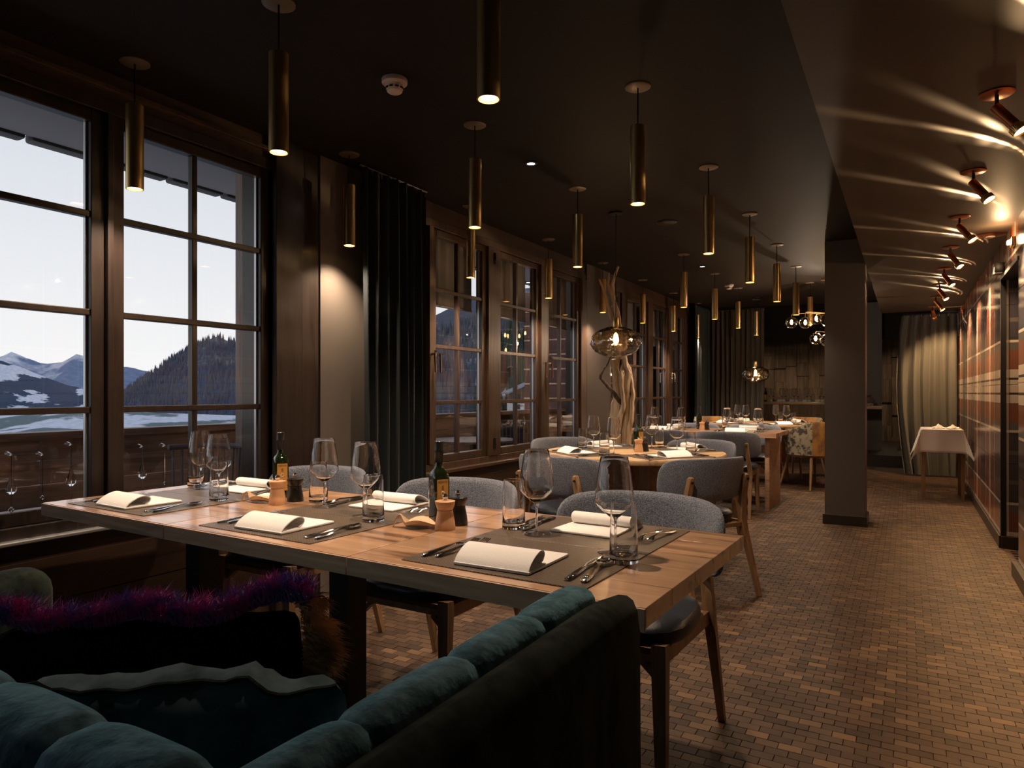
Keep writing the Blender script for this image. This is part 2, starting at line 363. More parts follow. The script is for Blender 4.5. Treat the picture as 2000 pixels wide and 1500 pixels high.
struct('baseboard_right_niche', bb(XR-.0, XR+.2, 6.115, 6.134, 0, .09, .003), base_m)
struct('baseboard_right_near', bb(XR-.035, XR, -2.5, 5.25, 0, .09, .003), base_m)
# pillar
pl = struct('pillar', bb(-.62, -.306, 6.52, 6.84, 0, CH), pillar_m)
obj('pillar_baseboard', bb(-.635, -.291, 6.505, 6.855, 0, .085, .003), base_m, pl, smooth=False)
# rear room
struct('floor_step', bb(-4.2, 3.2, 12.0, 16.2, -.12, .17), base_m)['kind'] = 'structure'
fr = struct('floor_rear', bb(-4.2, 3.2, 11.05, 12.0, -.1, -.004), pbr('rear_floor', (.10, .06, .035), .4, var=((.06, .035, .02), 8, (1, 6, 1), .2)))
struct('ceiling_rear', bb(-4.2, 3.2, 11.0, 16.2, 2.75, 2.9), ceil_m)
struct('ceiling_bulkhead', bb(-3.9, 1.2, 13.3, 13.6, 2.06, 2.8), ceil_m)['kind'] = 'structure'
wr = struct('wall_rear', bb(-4.2, 3.2, 15.6, 15.8, 0, 2.8), base_m)
for i, x in enumerate([-4 + k*.22 for k in range(26)]):
    z = .17 - rnd.uniform(0, .3)
    while z < 2.4:
        h = rnd.uniform(.28, .5); z1 = min(z+h, 2.6)
        if z1 > .2 and -3.6 < x < 1.0:
            p = rnd.uniform(.008, .05)
            obj('wall_plank', bb(x+.002, x+.218, 15.6-p, 15.6, max(z, .17), z1-.003, .002), shingle_wood, wr, smooth=False)
        z = z1
struct('wall_rear_left', bb(-4.3, -4.2, 10.9, 15.8, 0, 2.8), wall_m)
struct('wall_rear_right', bb(3.1, 3.2, 10.9, 15.8, 0, 2.8), wall_m)
struct('wall_rear_partition', bb(.62, 3.2, 10.95, 11.1, 0, 2.8), wall_m)

# ================================================================== WINDOWS
def sash_window(name, spans, muntin_x, narrow=None, y0=None, y1=None, walnut=None):
    walnut = walnut or globals()['walnut']
    w = struct(name, bb(XW-.10, XW+.012, y0, y1, .60, .645, .003), walnut)
    obj('frame_rail', bb(XW-.10, XW+.012, y0, y1, 2.285, 2.34, .003), walnut, w, smooth=False)
    edges = [y0] + sum([[a-.055, b+.055] for a, b in spans], []) + [y1]
    for i in range(0, len(edges), 2):
        if edges[i+1]-edges[i] > .004: obj('frame_post', bb(XW-.10, XW+.02, edges[i], edges[i+1], .645, 2.285, .003), walnut, w, smooth=False)
    for i, (a, b_) in enumerate(spans):
        fx0, fx1 = XW-.055, XW-.003
        f = obj('sash', bb(fx0, fx1, a-.053, a, .647, 2.283, .004), walnut, w, smooth=False)
        obj('sash_stile', bb(fx0, fx1, b_, b_+.053, .647, 2.283, .004), walnut, f, smooth=False)
        obj('sash_rail', bb(fx0, fx1, a, b_, .647, .70, .004), walnut, f, smooth=False)
        obj('sash_rail', bb(fx0, fx1, a, b_, 2.235, 2.283, .004), walnut, f, smooth=False)
        obj('glazing_gasket', bb(XW-.045, XW-.03, b_-.008, b_, .70, 2.235), alu, f, smooth=False)
        ys = [a, b_]
        if muntin_x[i]: ys = [a, muntin_x[i], b_]; obj('muntin', bb(XW-.046, XW-.012, muntin_x[i]-.013, muntin_x[i]+.013, .70, 2.235, .003), walnut, f, smooth=False)
        for z in (1.07, 1.465, 1.862): obj('muntin', bb(XW-.046, XW-.010, a, b_, z-.013, z+.013, .003), walnut, f, smooth=False)
        zz = [.70, 1.07, 1.465, 1.862, 2.235]
        for ya, yb in zip(ys, ys[1:]):
            for za, zb in zip(zz, zz[1:]):
                bm = B(); v = [bm.verts.new(p) for p in ((XW-.03, ya, za), (XW-.03, yb, za), (XW-.03, yb, zb), (XW-.03, ya, zb))]; bm.faces.new(v)
                obj('pane', bm, win_glass, f, smooth=False)
    return w
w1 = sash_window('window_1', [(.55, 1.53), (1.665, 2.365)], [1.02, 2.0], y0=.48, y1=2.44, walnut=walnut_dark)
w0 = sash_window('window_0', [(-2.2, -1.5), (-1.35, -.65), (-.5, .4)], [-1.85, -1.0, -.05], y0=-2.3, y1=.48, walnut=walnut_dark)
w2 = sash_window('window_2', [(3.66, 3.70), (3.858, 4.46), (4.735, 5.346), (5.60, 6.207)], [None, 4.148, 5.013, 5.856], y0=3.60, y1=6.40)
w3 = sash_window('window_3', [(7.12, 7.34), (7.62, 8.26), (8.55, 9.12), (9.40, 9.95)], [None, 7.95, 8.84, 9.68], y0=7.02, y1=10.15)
def handle(y, z=1.40):
    h = obj('handle', box(B(), (XW+.008, y, z), (.012, .028, .07), 0, .003), steel, None)
    bm = B(); tube(bm, [(XW+.01, y, z+.005), (XW+.05, y, z+.005)], .009); tube(bm, [(XW+.05, y, z+.012), (XW+.052, y+.004, z-.12)], [.010, .008]); 
    obj('lever', bm, steel, h); return h
for y, w in ((3.775, w2), (3.835, w2), (5.43, w2), (5.55, w2), (7.42, w3), (7.55, w3), (9.2, w3), (9.33, w3)):
    h = handle(y); h.parent = w
for y, w in ((4.60, w2), (4.60, w2)):
    for z in (.74, 2.2): obj('hinge', box(box(B(), (XW+.022, y-.008, z), (.012, .010, .09), 0, .003), (XW+.022, y+.008, z), (.012, .010, .09), 0, .003), steel, w)
# sills
struct('window_sill_1', bb(XW-.04, XW+.05, .3, 2.42, .585, .60, .004), alu)['kind'] = 'structure'
struct('window_sill_2', bb(XW-.04, XW+.06, 3.62, 6.4, .575, .60, .004), walnut)['kind'] = 'structure'
# outside blinds over the top row
for (y0, y1) in ((3.82, 4.53), (4.68, 5.41), (5.54, 6.27), (7.6, 8.3), (8.5, 9.16), (9.36, 10.0)):
    bm = B(); n = 30; rings = []
    for i in range(n+1):
        y = y0+(y1-y0)*i/n; x = XW-.16+.006*math.sin(i*1.3)+.004*math.sin(i*.5+y)
        rings.append([(x-.002, y, 1.79), (x, y, 1.79), (x+.004*math.sin(i), y, 2.05), (x, y, 2.33), (x-.002, y, 2.33)])
    loft(bm, rings)
    bl = obj('window_blind', bm, blind_m, label='grey cloth blind outside the top panes of the %s' % {3.82: 'sash next to the black curtain', 4.68: 'middle sash beyond the black curtain', 5.54: 'sash just before the driftwood', 7.6: 'first sash beyond the driftwood', 8.5: 'middle sash of the far window row', 9.36: 'last sash of the far window row'}[y0], cat='blind', group='outside window blinds ' + ('near bay' if y0 < 7 else 'far bay'))
    obj('bottom_bar', bb(XW-.175, XW-.145, y0, y1, 1.775, 1.79, .003), alu, bl)

# ================================================================== CURTAINS
def curtain(name, x0, x1, y, z0, z1, folds, amp, mat, label, axis='x', gather=0, seed=1):
    r = random.Random(seed); n = folds*10; rings = []; ph = [r.uniform(.7, 1.3) for _ in range(folds+1)]
    zs = [z0 + (z1-z0)*k/10 for k in range(11)]
    for i in range(n+1):
        u = i/n; f = u*folds; k = min(int(f), folds-1)
        ring = []
        for s in (0, 1):
            for z in (zs if s == 0 else reversed(zs)):
                hz = (z-z0)/(z1-z0)
                a = amp*ph[k]*(1-.25*hz)
                o = a*math.sin(2*PI*f + .5*math.sin(3*hz+k)) + .2*a*math.sin(4*PI*f+k)
                al = x0 + (x1-x0)*u + .012*math.sin(f*3+hz*4)*(1-hz) + (gather*(1-u)*(math.sin(hz*PI*.9)) if gather else 0)
                th = .006*s
                ring.append((al, y+o+th, z) if axis == 'x' else (y+o+th, al, z))
        rings.append(ring)
    bm = loft(B(), rings)
    c = thing(name, label, 'curtain')
    obj('cloth', bm, mat, c)
    p = [(x0-.02, y, z1+.012), (x1+.02, y, z1+.012)] if axis == 'x' else [(y, x0-.02, z1+.012), (y, x1+.02, z1+.012)]
    obj('curtain_rail', tube(B(), p, .009), black_m, c)
    bm = B()
    for i in range(folds*2+1):
        a = x0+(x1-x0)*i/(folds*2)
        box(bm, ((a, y, z1-.01) if axis == 'x' else (y, a, z1-.01)), (.012, .012, .03))
    obj('curtain_hook', bm, steel, c, kind='stuff')
    return c
curtain('curtain', 2.95, 3.54, XW+.14, .02, 2.43, 7, .040, curtain_m, 'tall black green velvet curtain beside the lit grey pier', 'y', seed=3)
curtain('curtain', 9.98, 10.78, XW+.16, .02, 2.42, 8, .035, curtain_m, 'narrow dark curtain at the far end of the window wall', 'y', seed=4)
curtain('curtain', -2.78, -1.88, 10.9, .02, 2.42, 12, .045, pbr('dark_brown_curtain', (.050, .040, .031), .85, spec=.15, sheen=.1), 'wide dark brown curtain across the far left of the room', seed=5)
curtain('curtain', -.03, .585, 10.88, .02, 2.20, 6, .05, curtain2_m, 'olive grey floor length curtain behind the white covered side table', gather=-.10, seed=6)

# ================================================================== CEILING LIGHTS
def add_light(name, kind, loc, energy, col, parent, size=.02, spot=None, blend=.4, rot=None):
    l = bpy.data.lights.new(name, kind); l.energy = energy; l.color = col; l.shadow_soft_size = size
    if kind == 'SPOT': l.spot_size = spot; l.spot_blend = blend
    o = bpy.data.objects.new(name, l); COL.objects.link(o); o.parent = parent; o.location = loc
    if rot: o.rotation_euler = rot
    return o
pend = thing('pendant_lamp', 'x', 'pendant lamp', group='brass tube pendants under the dark ceiling')
PB = 1.95-CH
obj('ceiling_rose', lathe(B(), [(.0, 0), (.055, 0), (.055, -.004), (.05, -.007), (0, -.007)], 24), brass_cup, pend)
obj('cord', tube(B(), [(0, 0, -.006), (0, 0, PB+.335)], .0035, 6), black_m, pend)
tb = obj('tube', lathe(B(), [(.004, PB+.337), (.030, PB+.335), (.0325, PB+.333), (.0325, PB), (.029, PB), (.0285, PB+.03), (.02, PB+.035)], 28, cap=False), brass, pend)
obj('lens', lathe(B(), [(.0, PB+.012), (.026, PB+.012), (.026, PB+.008), (0, PB+.006)], 24), em_p, pend)
add_light('bulb', 'SPOT', (0, 0, PB-.004), PEND_W, WARM, pend, .02, R(120), .95)
rows = {-1.0: 'row nearest the pillar', -1.835: 'middle row', -2.66: 'row along the windows'}
ordn = ['nearest', 'second', 'third', 'fourth', 'fifth', 'sixth', 'seventh', 'eighth', 'ninth']
for X in rows:
    for i in range(8):
        if X == -1.835 and i == 3: continue
        if i == 7 and X == -1.0: continue
        place(pend, (X, 1.6+1.208*i, CH), 0, 'brass tube pendant lamp, %s one from the viewer in the %s' % (ordn[i], rows[X]))
# smoked glass pendants
def glass_pendant(x, y, zc, label):
    p = thing('glass_pendant', label, 'pendant lamp', (x, y, CH))
    d = zc-CH
    obj('ceiling_rose', lathe(B(), [(0, 0), (.05, 0), (.05, -.012), (0, -.012)], 24), black_m, p)
    obj('cord', tube(B(), [(0, 0, -.01), (0, 0, d+.16)], .003, 6), black_m, p)
    obj('socket', lathe(B(), [(0, d+.18), (.018, d+.18), (.022, d+.16), (.022, d+.11), (.015, d+.095), (0, d+.095)], 20), brass, p)
    bm = B(); n = 48; m = 26; rings = []
    for j in range(m+1):
        a = -PI/2*.93 + (PI*.93/2+PI/2*.97)*j/m
        rings.append([])
        for i in range(n):
            b_ = 2*PI*i/n
            v = Vector((math.cos(a)*math.cos(b_), math.cos(a)*math.sin(b_), math.sin(a)))
            dm = noise.noise(v*2.6+Vector((x, y, 3)))
            k = 1 - .10*max(0, dm-.12)*3 + .03*noise.noise(v*6)
            rings[-1].append((v.x*.187*k, v.y*.187*k, d + v.z*.112*k))
    loft(bm, rings, cap=False)
    obj('glass_shade', bm, smoke_glass, p)
    obj('bulb', lathe(B(), [(0, d+.10), (.011, d+.10), (.013, d+.075), (.026, d+.045), (.031, d+.01), (.024, d-.02), (0, d-.032)], 20), clear_globe, p)
    obj('filament', lathe(B(), [(0, d+.07), (.014, d+.055), (.020, d+.02), (.014, d-.008), (0, d-.018)], 16), em_w, p)
    add_light('glow', 'POINT', (0, 0, d+.02), 28, WARM, p, .03)
    return p
glass_pendant(-1.837, 4.69, 1.51, 'round smoked glass pendant lamp hanging before the driftwood')
glass_pendant(-1.80, 9.8, 1.39, 'smaller looking smoked glass pendant lamp before the far curtain')
for x, y in ((-2.6, 14.6), (-1.4, 14.6), (-.2, 14.6), (.6, 13.0)):  # downlights added out of view to brighten the rear plank wall
    d = thing('downlight', 'added unseen warm downlight in the rear room ceiling washing the plank wall', 'downlight', (x, y, 2.75), group='added rear room downlights')
    obj('trim_ring', lathe(B(), [(.03, 0), (.05, 0), (.05, -.005), (.03, -.008)], 20, cap=False), black_m, d)
    obj('lens', lathe(B(), [(0, -.002), (.03, -.002), (.03, -.005), (0, -.005)], 16), em_p, d)
    add_light('glow', 'SPOT', (0, 0, -.012), 36, WARM, d, .03, R(110), .6)
# wall spots
sp = thing('spotlight', 'x', 'spotlight', group='copper ceiling spots along the tartan wall')
obj('ceiling_plate', lathe(B(), [(0, 0), (.055, 0), (.057, -.004), (.05, -.009), (0, -.009)], 28), copper, sp)
obj('stem', tube(B(), [(0, 0, -.008), (0, 0, -.065)], .007, 10), black_m, sp)
ax = Vector((.50, -.30, -.80)).normalized()
rot = ax.to_track_quat('-Z', 'Y').to_euler()
def along(prof, n=20, mat=Matrix.Translation((0, 0, -.06)) @ rot.to_matrix().to_4x4()):
    bm = lathe(B(), [(r, -z) for r, z in prof], n, cap=False); bmesh.ops.transform(bm, matrix=mat, verts=bm.verts); return bm
obj('body', along([(.0, -.012), (.018, -.012), (.019, -.005), (.019, .095), (.020, .10)]), copper, sp)
obj('head_ring', along([(.020, .095), (.024, .10), (.027, .125), (.026, .128), (.022, .12)], 32), brass, sp)
bm = B()
for i in range(28):
    a = 2*PI*i/28
    box(bm, (.0268*math.cos(a), .0268*math.sin(a), -.113), (.002, .002, .022), a)
bmesh.ops.transform(bm, matrix=Matrix.Translation((0, 0, -.06)) @ rot.to_matrix().to_4x4(), verts=bm.verts)
obj('cooling_rib', bm, brass, sp, kind='stuff')
obj('lens', along([(0, .121), (.0225, .121), (.0225, .119)]), em_s, sp)
Lp = Vector((0, 0, -.06)) + ax*.132
add_light('beam', 'SPOT', Lp, SPOT_W, (1, .62, .30), sp, .022, R(96), .6, rot)
# stray light leaving the ribbed ring sideways: thin cones of light that draw arcs on the soffit
lk = add_light('ring_leak', 'POINT', Vector((0, 0, -.06))+ax*.134, 160, (1, .62, .30), sp,   .004, rot=Vector((.50, .05, -.86)).to_track_quat('-Z', 'Y').to_euler())
lk.data.use_nodes = True; t = lk.data.node_tree; t.nodes.clear(); N = t.nodes.new; L = t.links.new
lo = N('ShaderNodeOutputLight'); em = N('ShaderNodeEmission'); ge = N('ShaderNodeTexCoord'); sep = N('ShaderNodeSeparateXYZ')
L(ge.outputs['Normal'], sep.inputs[0])
rp = N('ShaderNodeValToRGB'); mr = N('ShaderNodeMapRange'); mr.inputs[1].default_value = -1; mr.inputs[2].default_value = 1; L(sep.outputs['Z'], mr.inputs[0]); L(mr.outputs[0], rp.inputs[0])
els = rp.color_ramp.elements; els[0].position = 0; els[0].color = (0, 0, 0, 1); els[1].position = 1; els[1].color = (0, 0, 0, 1)
for p_, c_ in ((.630, 0), (.640, .25), (.650, 0), (.678, .0), (.686, 1), (.695, .04), (.74, 0)):
    e_ = els.new(p_); e_.color = (c_, c_, c_, 1)
at2 = N('ShaderNodeMath'); at2.operation = 'ARCTAN2'; L(sep.outputs['Y'], at2.inputs[0]); L(sep.outputs['X'], at2.inputs[1])
ml = N('ShaderNodeMath'); ml.operation = 'MULTIPLY'; ml.inputs[1].default_value = 28; L(at2.outputs[0], ml.inputs[0])
si = N('ShaderNodeMath'); si.operation = 'SINE'; L(ml.outputs[0], si.inputs[0])
m2 = N('ShaderNodeMath'); m2.operation = 'MULTIPLY_ADD'; m2.inputs[1].default_value = .35; m2.inputs[2].default_value = .65; L(si.outputs[0], m2.inputs[0])
m3 = N('ShaderNodeMath'); m3.operation = 'MULTIPLY'; L(m2.outputs[0], m3.inputs[0]); L(rp.outputs[0], m3.inputs[1])
em.inputs[0].default_value = (1, 1, 1, 1); L(m3.outputs[0], em.inputs[1]); L(em.outputs[0], lo.inputs[0])
for i in range(8):
    y = 3.045+1.015*i
    if y > 10.4: break
    s_ = place(sp, (.285, y, SH), R(100) if i == 7 else rnd.uniform(-.15, .15), 'small copper ceiling spotlight aimed at the tartan wall, %s from the viewer' % ordn[min(i, 7)])
# recessed cool downlights, detectors, vents
for i, (x, y) in enumerate(((-1.862, 3.438), (-1.839, 7.135))):
    d = thing('downlight', ('bright cool white recessed downlight in the dark ceiling, %s one' % ('nearer' if i == 0 else 'farther')), 'downlight', (x, y, CH))
    obj('trim_ring', lathe(B(), [(.022, 0), (.042, 0), (.042, -.004), (.022, -.006)], 24, cap=False), black_m, d)
    obj('lens', lathe(B(), [(0, -.002), (.022, -.002), (.022, -.004), (0, -.004)], 20), em_c, d)
    add_light('glow', 'SPOT', (0, 0, -.012), 3, (.8, .9, 1), d, .02, R(120), .6)
def detector(x, y, h, lab):
    d = thing('smoke_detector', lab, 'smoke detector', (x, y, h))
    obj('base', lathe(B(), [(0, 0), (.052, 0), (.054, -.004), (.053, -.018), (.047, -.024), (0, -.024)], 32), det_m, d)
    obj('sensor_head', lathe(B(), [(0, -.023), (.040, -.024), (.038, -.04), (.033, -.045), (.032, -.052), (.026, -.057), (0, -.058)], 32), det_m, d)
    bm = B()
    for i in range(10):
        a = 2*PI*i/10; box(bm, (.0375*math.cos(a), .0375*math.sin(a), -.0415), (.004, .016, .006), a)
    obj('vent_slot', bm, black_m, d, kind='stuff')
detector(-1.86, 2.232, CH, 'off-white smoke detector, the near one on the ceiling')
detector(-1.872, 8.514, CH, 'off-white smoke detector, the far one before the brown curtain')
bm = lathe(B(), [(0, 0), (.075, 0), (.078, -.004), (.07, -.010), (0, -.010)], 28)
obj('ceiling_vent', bm, black_m, label='flat round dark ceiling speaker cover above the round table', cat='speaker', loc=(-1.60, 5.15, CH))
dd = thing('ceiling_plate', 'flat copper disc lamp on the ceiling against the tartan wall', 'lamp', (.50, 5.75, SH))
obj('disc', lathe(B(), [(0, 0), (.09, 0), (.095, -.006), (.05, -.014), (0, -.016)], 32), copper, dd)
obj('lens', lathe(B(), [(0, -.016), (.03, -.016), (.028, -.020), (0, -.021)], 20), det_m, dd)
el = thing('emergency_light', 'small black box light over the doorway in the tartan wall', 'light', (XR-.002, 6.0, 2.03))
obj('housing', box(B(), (-.03, 0, 0), (.06, .16, .075), 0, .008), black_m, el)
obj('lens', box(B(), (-.035, -.05, -.03), (.05, .05, .022), 0, .004), det_m, el)
wl = thing('picture_light', 'glowing warm wall light above the doorway at the right edge', 'lamp', (XR-.01, 5.42, 2.11))
obj('backplate', box(B(), (0, 0, 0), (.02, .10, .06), 0, .004), brass, wl)
obj('lens', box(B(), (-.02, 0, 0), (.02, .06, .025), 0, .006), em_s, wl)
add_light('glow', 'POINT', (-.06, 0, .02), 6, (1, .62, .30), wl, .02)
# chandelier
ch = thing('chandelier', 'globe chandelier with brass arms and clear glass balls behind the pillar', 'chandelier', (-.80, 8.6, CH))
obj('ceiling_rose', lathe(B(), [(0, 0), (.06, 0), (.06, -.02), (0, -.02)], 20), brass, ch)
obj('stem', tube(B(), [(0, 0, -.01), (0, 0, -.68)], .007), brass, ch)
for gx, gy, gz, az in ((-.36, -.1, -.50, -.40), (-.20, -.2, -.52, -.40), (-.12, .12, -.45, -.40), (.16, .1, -.48, -.40), (.02, -.22, -.50, -.40), (-.10, -.12, -.70, -.62), (.02, -.2, -.73, -.62), (.14, 0, -.69, -.62), (.25, -.1, -.50, -.40)):
    a = obj('arm', tube(B(), spline([(0, 0, az), (gx*.6, gy*.6, az+.005), (gx*.95, gy*.95, az+.002), (gx, gy, az-.02), (gx, gy, gz+.07)], 3), .004, 6), brass, ch)
    obj('globe', lathe(B(), [(.068*math.cos(t_), gz+.068*math.sin(t_)) for t_ in [-PI/2+PI*k/14 for k in range(15)]], 20, (gx, gy, 0), cap=False), clear_globe, a)
    obj('bulb', lathe(B(), [(.001, gz+.035), (.010, gz+.03), (.017, gz+.0), (.010, gz-.02), (.001, gz-.024)], 12, (gx, gy, 0)), em_w, a)
add_light('glow', 'POINT', (-.05, 0, -.60), 34, WARM, ch, .02)

# ================================================================== FURNITURE
# --- dining chair
def make_chair():
    c = thing('dining_chair', 'x', 'chair')
    def rsq(w, d, z, n=28, p=3.2):
        out = []
        for i in range(n):
            a = 2*PI*i/n; ca, sa = math.cos(a), math.sin(a)
            k = (abs(ca)**p + abs(sa)**p)**(-1/p); wx = w*(1 - .10*(-sa if sa < 0 else 0))
            out.append((wx*k*ca, d*k*sa + .0, z))
        return out
    obj('seat', loft(B(), [rsq(.215, .205, .405), rsq(.235, .225, .412), rsq(.245, .235, .43), rsq(.243, .233, .452), rsq(.23, .22, .465), rsq(.15, .14, .470), rsq(.01, .01, .471)]), leather, c)
    rings = []; Rr = .335; A = R(62); n = 24
    for i in range(n+1):
        u = math.sin(PI/2*(-1+2*i/n)); u = math.copysign(abs(u)**.8, u); a = A*u; h = .118*(max(0, 1-abs(u)**9))**.36; h = max(h, .012); t_ = .021*(max(0.02, 1-abs(u)**12))**.5
        ring = []
        for k in range(16):
            b_ = 2*PI*k/16; cz = math.copysign(abs(math.sin(b_))**.55, math.sin(b_)); ct = math.copysign(abs(math.cos(b_))**.8, math.cos(b_))
            z = .665 + h*cz - .012*u*u; rr = Rr - t_*ct
            ring.append((rr*math.sin(a), -.285 + Rr - rr*math.cos(a) - (z-.665)*.16, z))
        rings.append(ring)
    obj('backrest', loft(B(), rings), fabric, c)
    for s in (-1, 1):
        rl = obj('leg', tube(B(), [(s*.238, -.335, 0), (s*.226, -.235, .36), (s*.222, -.222, .43), (s*.205, -.245, .56), (s*.200, -.272, .675), (s*.200, -.274, .682)], [.012, .018, .019, .018, .016, .010], sq=(.95, .9)), oak, c)
        obj('bolt', tube(B(), [(s*.203, -.262, .655), (s*.203, -.292, .655)], .006, 8), black_m, rl)
        obj('leg', tube(B(), [(s*.212, .225, 0), (s*.198, .20, .40), (s*.197, .198, .425)], [.014, .022, .021], sq=(1, .85)), oak, c)
        obj('side_rail', tube(B(), [(s*.215, -.22, .39), (s*.198, .195, .385)], .022, sq=(.5, 1)), oak, c)
    bm = B(); tube(bm, [(-.197, .19, .385), (.197, .19, .385)], .022, sq=(1, .5))
    for s in (-1, 1): tube(bm, [(s*.14, .19, .37), (s*.185, .19, .33)], .014, sq=(1, .6))
    obj('front_rail', bm, oak, c)
    obj('back_rail', tube(B(), [(-.21, -.215, .39), (.21, -.215, .39)], .022, sq=(1, .5)), oak, c)
    return c
chair = make_chair()
cg = 'grey tweed dining chairs'
def put_chair(x, y, rz, lab): return place(chair, (x, y, 0), R(rz), lab, cg)
put_chair(-.80, 2.09, 179, 'grey upholstered oak chair on the far side of the front table, at its right end')
put_chair(-1.565, 2.11, 180, 'grey upholstered oak chair on the far side of the front table, in the middle')
put_chair(-2.40, 2.17, 181, 'grey upholstered oak chair on the far side of the front table, by the window')
put_chair(-1.126, 3.986, 57, 'grey upholstered oak chair at the round table, its back turned to the aisle')
put_chair(-1.73, 3.73, -10, 'grey upholstered oak chair at the round table, with its back to the front table')
put_chair(-1.39, 5.02, 163, 'grey upholstered oak chair behind the right side of the round table')
put_chair(-2.22, 4.78, -125, 'grey upholstered oak chair behind the left of the round table, beside the window')
put_chair(-1.46, 6.70, 0, 'grey upholstered oak chair on the near side of the second rectangular table, right')
put_chair(-2.08, 6.66, 0, 'grey upholstered oak chair on the near side of the second rectangular table, left')
put_chair(-1.48, 7.80, 180, 'grey upholstered oak chair on the far side of the second rectangular table, right')
put_chair(-2.15, 7.80, 180, 'grey upholstered oak chair on the far side of the second rectangular table, left')

# --- front table: three square tables pushed together
TA = R(-1.8); NL = Vector((-2.652, 1.262, 0))
def TL(u, v, z=0): return (NL.x + u*math.cos(TA) - v*math.sin(TA), NL.y + u*math.sin(TA) + v*math.cos(TA), z)
def square_table(loc, rz, label, group, w=.747, d=.74, n=5, ped=True):
    t = thing('dining_table', label, 'table', loc, rz, group)
    pw = d/n
    for i in range(n):
        obj('tabletop_plank', bb(.0008, w-.0008, i*pw+.0003, (i+1)*pw-.0003, .712, .75, .0012), table_wood, t, smooth=False)
    e1 = obj('edge_strip', bb(.0008, w-.0008, -.006, 0, .706, .7485, .001), table_edge, t, smooth=False)
    if ped:
        obj('pedestal', bb(w/2-.04, w/2+.04, d/2-.04, d/2+.04, .015, .70), black_m, t)
        obj('base_plate', bb(w/2-.21, w/2+.21, d/2-.21, d/2+.21, 0, .015, .003), black_m, t)
        obj('bracket', bb(w/2-.2, w/2+.2, d/2-.03, d/2+.03, .695, .712), black_m, t)
    return t
for i, s in enumerate(('left of the front tables, against the window', 'middle one of the three front tables', 'right of the front tables, with its open end to the aisle')):
    square_table(TL(i*.749, 0), TA, 'oak plank dining table, ' + s, 'front row of tables')
# end board at the aisle end
# --- second rectangular table row
for i, s in enumerate(('left half of the second rectangular table row', 'right half of the second rectangular table row')):
    t = square_table((-2.62+i*.775, 6.86, 0), 0, 'oak dining table, ' + s, 'second row of tables', w=.775, d=.76, ped=(i == 0))
    if i == 1:
        obj('slab_leg', bb(.66, .70, .06, .72, 0, .712, .002), table_edge, t)
        obj('slab_leg', bb(.06, .10, .06, .72, 0, .712, .002), table_edge, t)

# --- round tables
def round_table(loc, r, label, nb):
    t = thing('round_table', label, 'table', loc)
    obj('tabletop', lathe(B(), [(0, .712), (r-.02, .712), (r-.004, .716), (r, .722), (r, .743), (r-.005, .75), (0, .75)], 64), oak_top, t)
    for k in range(4):
        a = PI/4*(2*k+1) - R(12)
        M = Matrix.Rotation(a, 4, 'Z')
        obj('leg', tube(B(), [M @ Vector((.34, 0, 0)), M @ Vector((.28, 0, .712))], [.024, .03], sq=(1, 1)), oak, t)
    bm = B()
    for a in (PI/4-R(12), 3*PI/4-R(12)): box(bm, (0, 0, .40), (.54, .02, .60), a)
    obj('cross_panel', bm, table_edge, t)
    return t
RC = (-1.57, 4.33)
round_table((*RC, 0), .59, 'round oak dining table in front of the driftwood, laid for four', 4)
RC2 = (-1.62, 9.2)
round_table((*RC2, 0), .66, 'round oak dining table far back beside the mustard armchairs', 4)

# --- armchairs (mustard / patterned)
def armchair():
    c = thing('tub_armchair', 'x', 'armchair')
    rings = []; rings2 = []
    n = 36; A = R(118)
    def shell(a0, a1, m):
        out = []
        for i in range(m+1):
            a = a0+(a1-a0)*i/m; f = abs(a)/A
            top = .80 - .20*max(0, (f-.35)/.65)**1.3; bot = .40
            rx, ry = .31, .30; r = []
            for rr, z in ((1.0, bot), (1.04, bot+.12), (1.07, top-.03), (1.04, top), (.98, top), (.93, top-.03), (.90, bot+.12), (.88, bot)):
                r.append((rx*rr*math.sin(a), -ry*rr*math.cos(a), z))
            out.append(r)
        return loft(B(), out)
    k = R(42)
    obj('back_shell', shell(-k, k, 14), mustard, c)
    obj('side_shell', shell(-A, -k, 12), pattern, c, label='marbled fabric side shell')
    obj('side_shell', shell(k, A, 12), pattern, c, label='marbled fabric side shell')
    obj('seat', lathe(B(), [(0, .37), (.25, .37), (.27, .39), (.275, .44), (.25, .47), (0, .48)], 28), mustard, c)
    for sx_, sy_ in ((-1, -1), (1, -1), (-1, 1), (1, 1)):
        obj('leg', tube(B(), [(sx_*.27, sy_*.26, 0), (sx_*.19, sy_*.19, .38)], [.011, .02], 10), oak, c)
    return c
ac = armchair()
place(ac, (-.98, 8.95, 0), R(48), 'mustard and marbled tub armchair beside the pillar, its patterned side to the aisle', 'mustard tub armchairs')
place(ac, (-2.30, 9.75, 0), R(-130), 'mustard tub armchair at the far left of the rear round table', 'mustard tub armchairs')
place(ac, (-1.30, 10.0, 0), R(150), 'mustard tub armchair behind the rear round table', 'mustard tub armchairs')

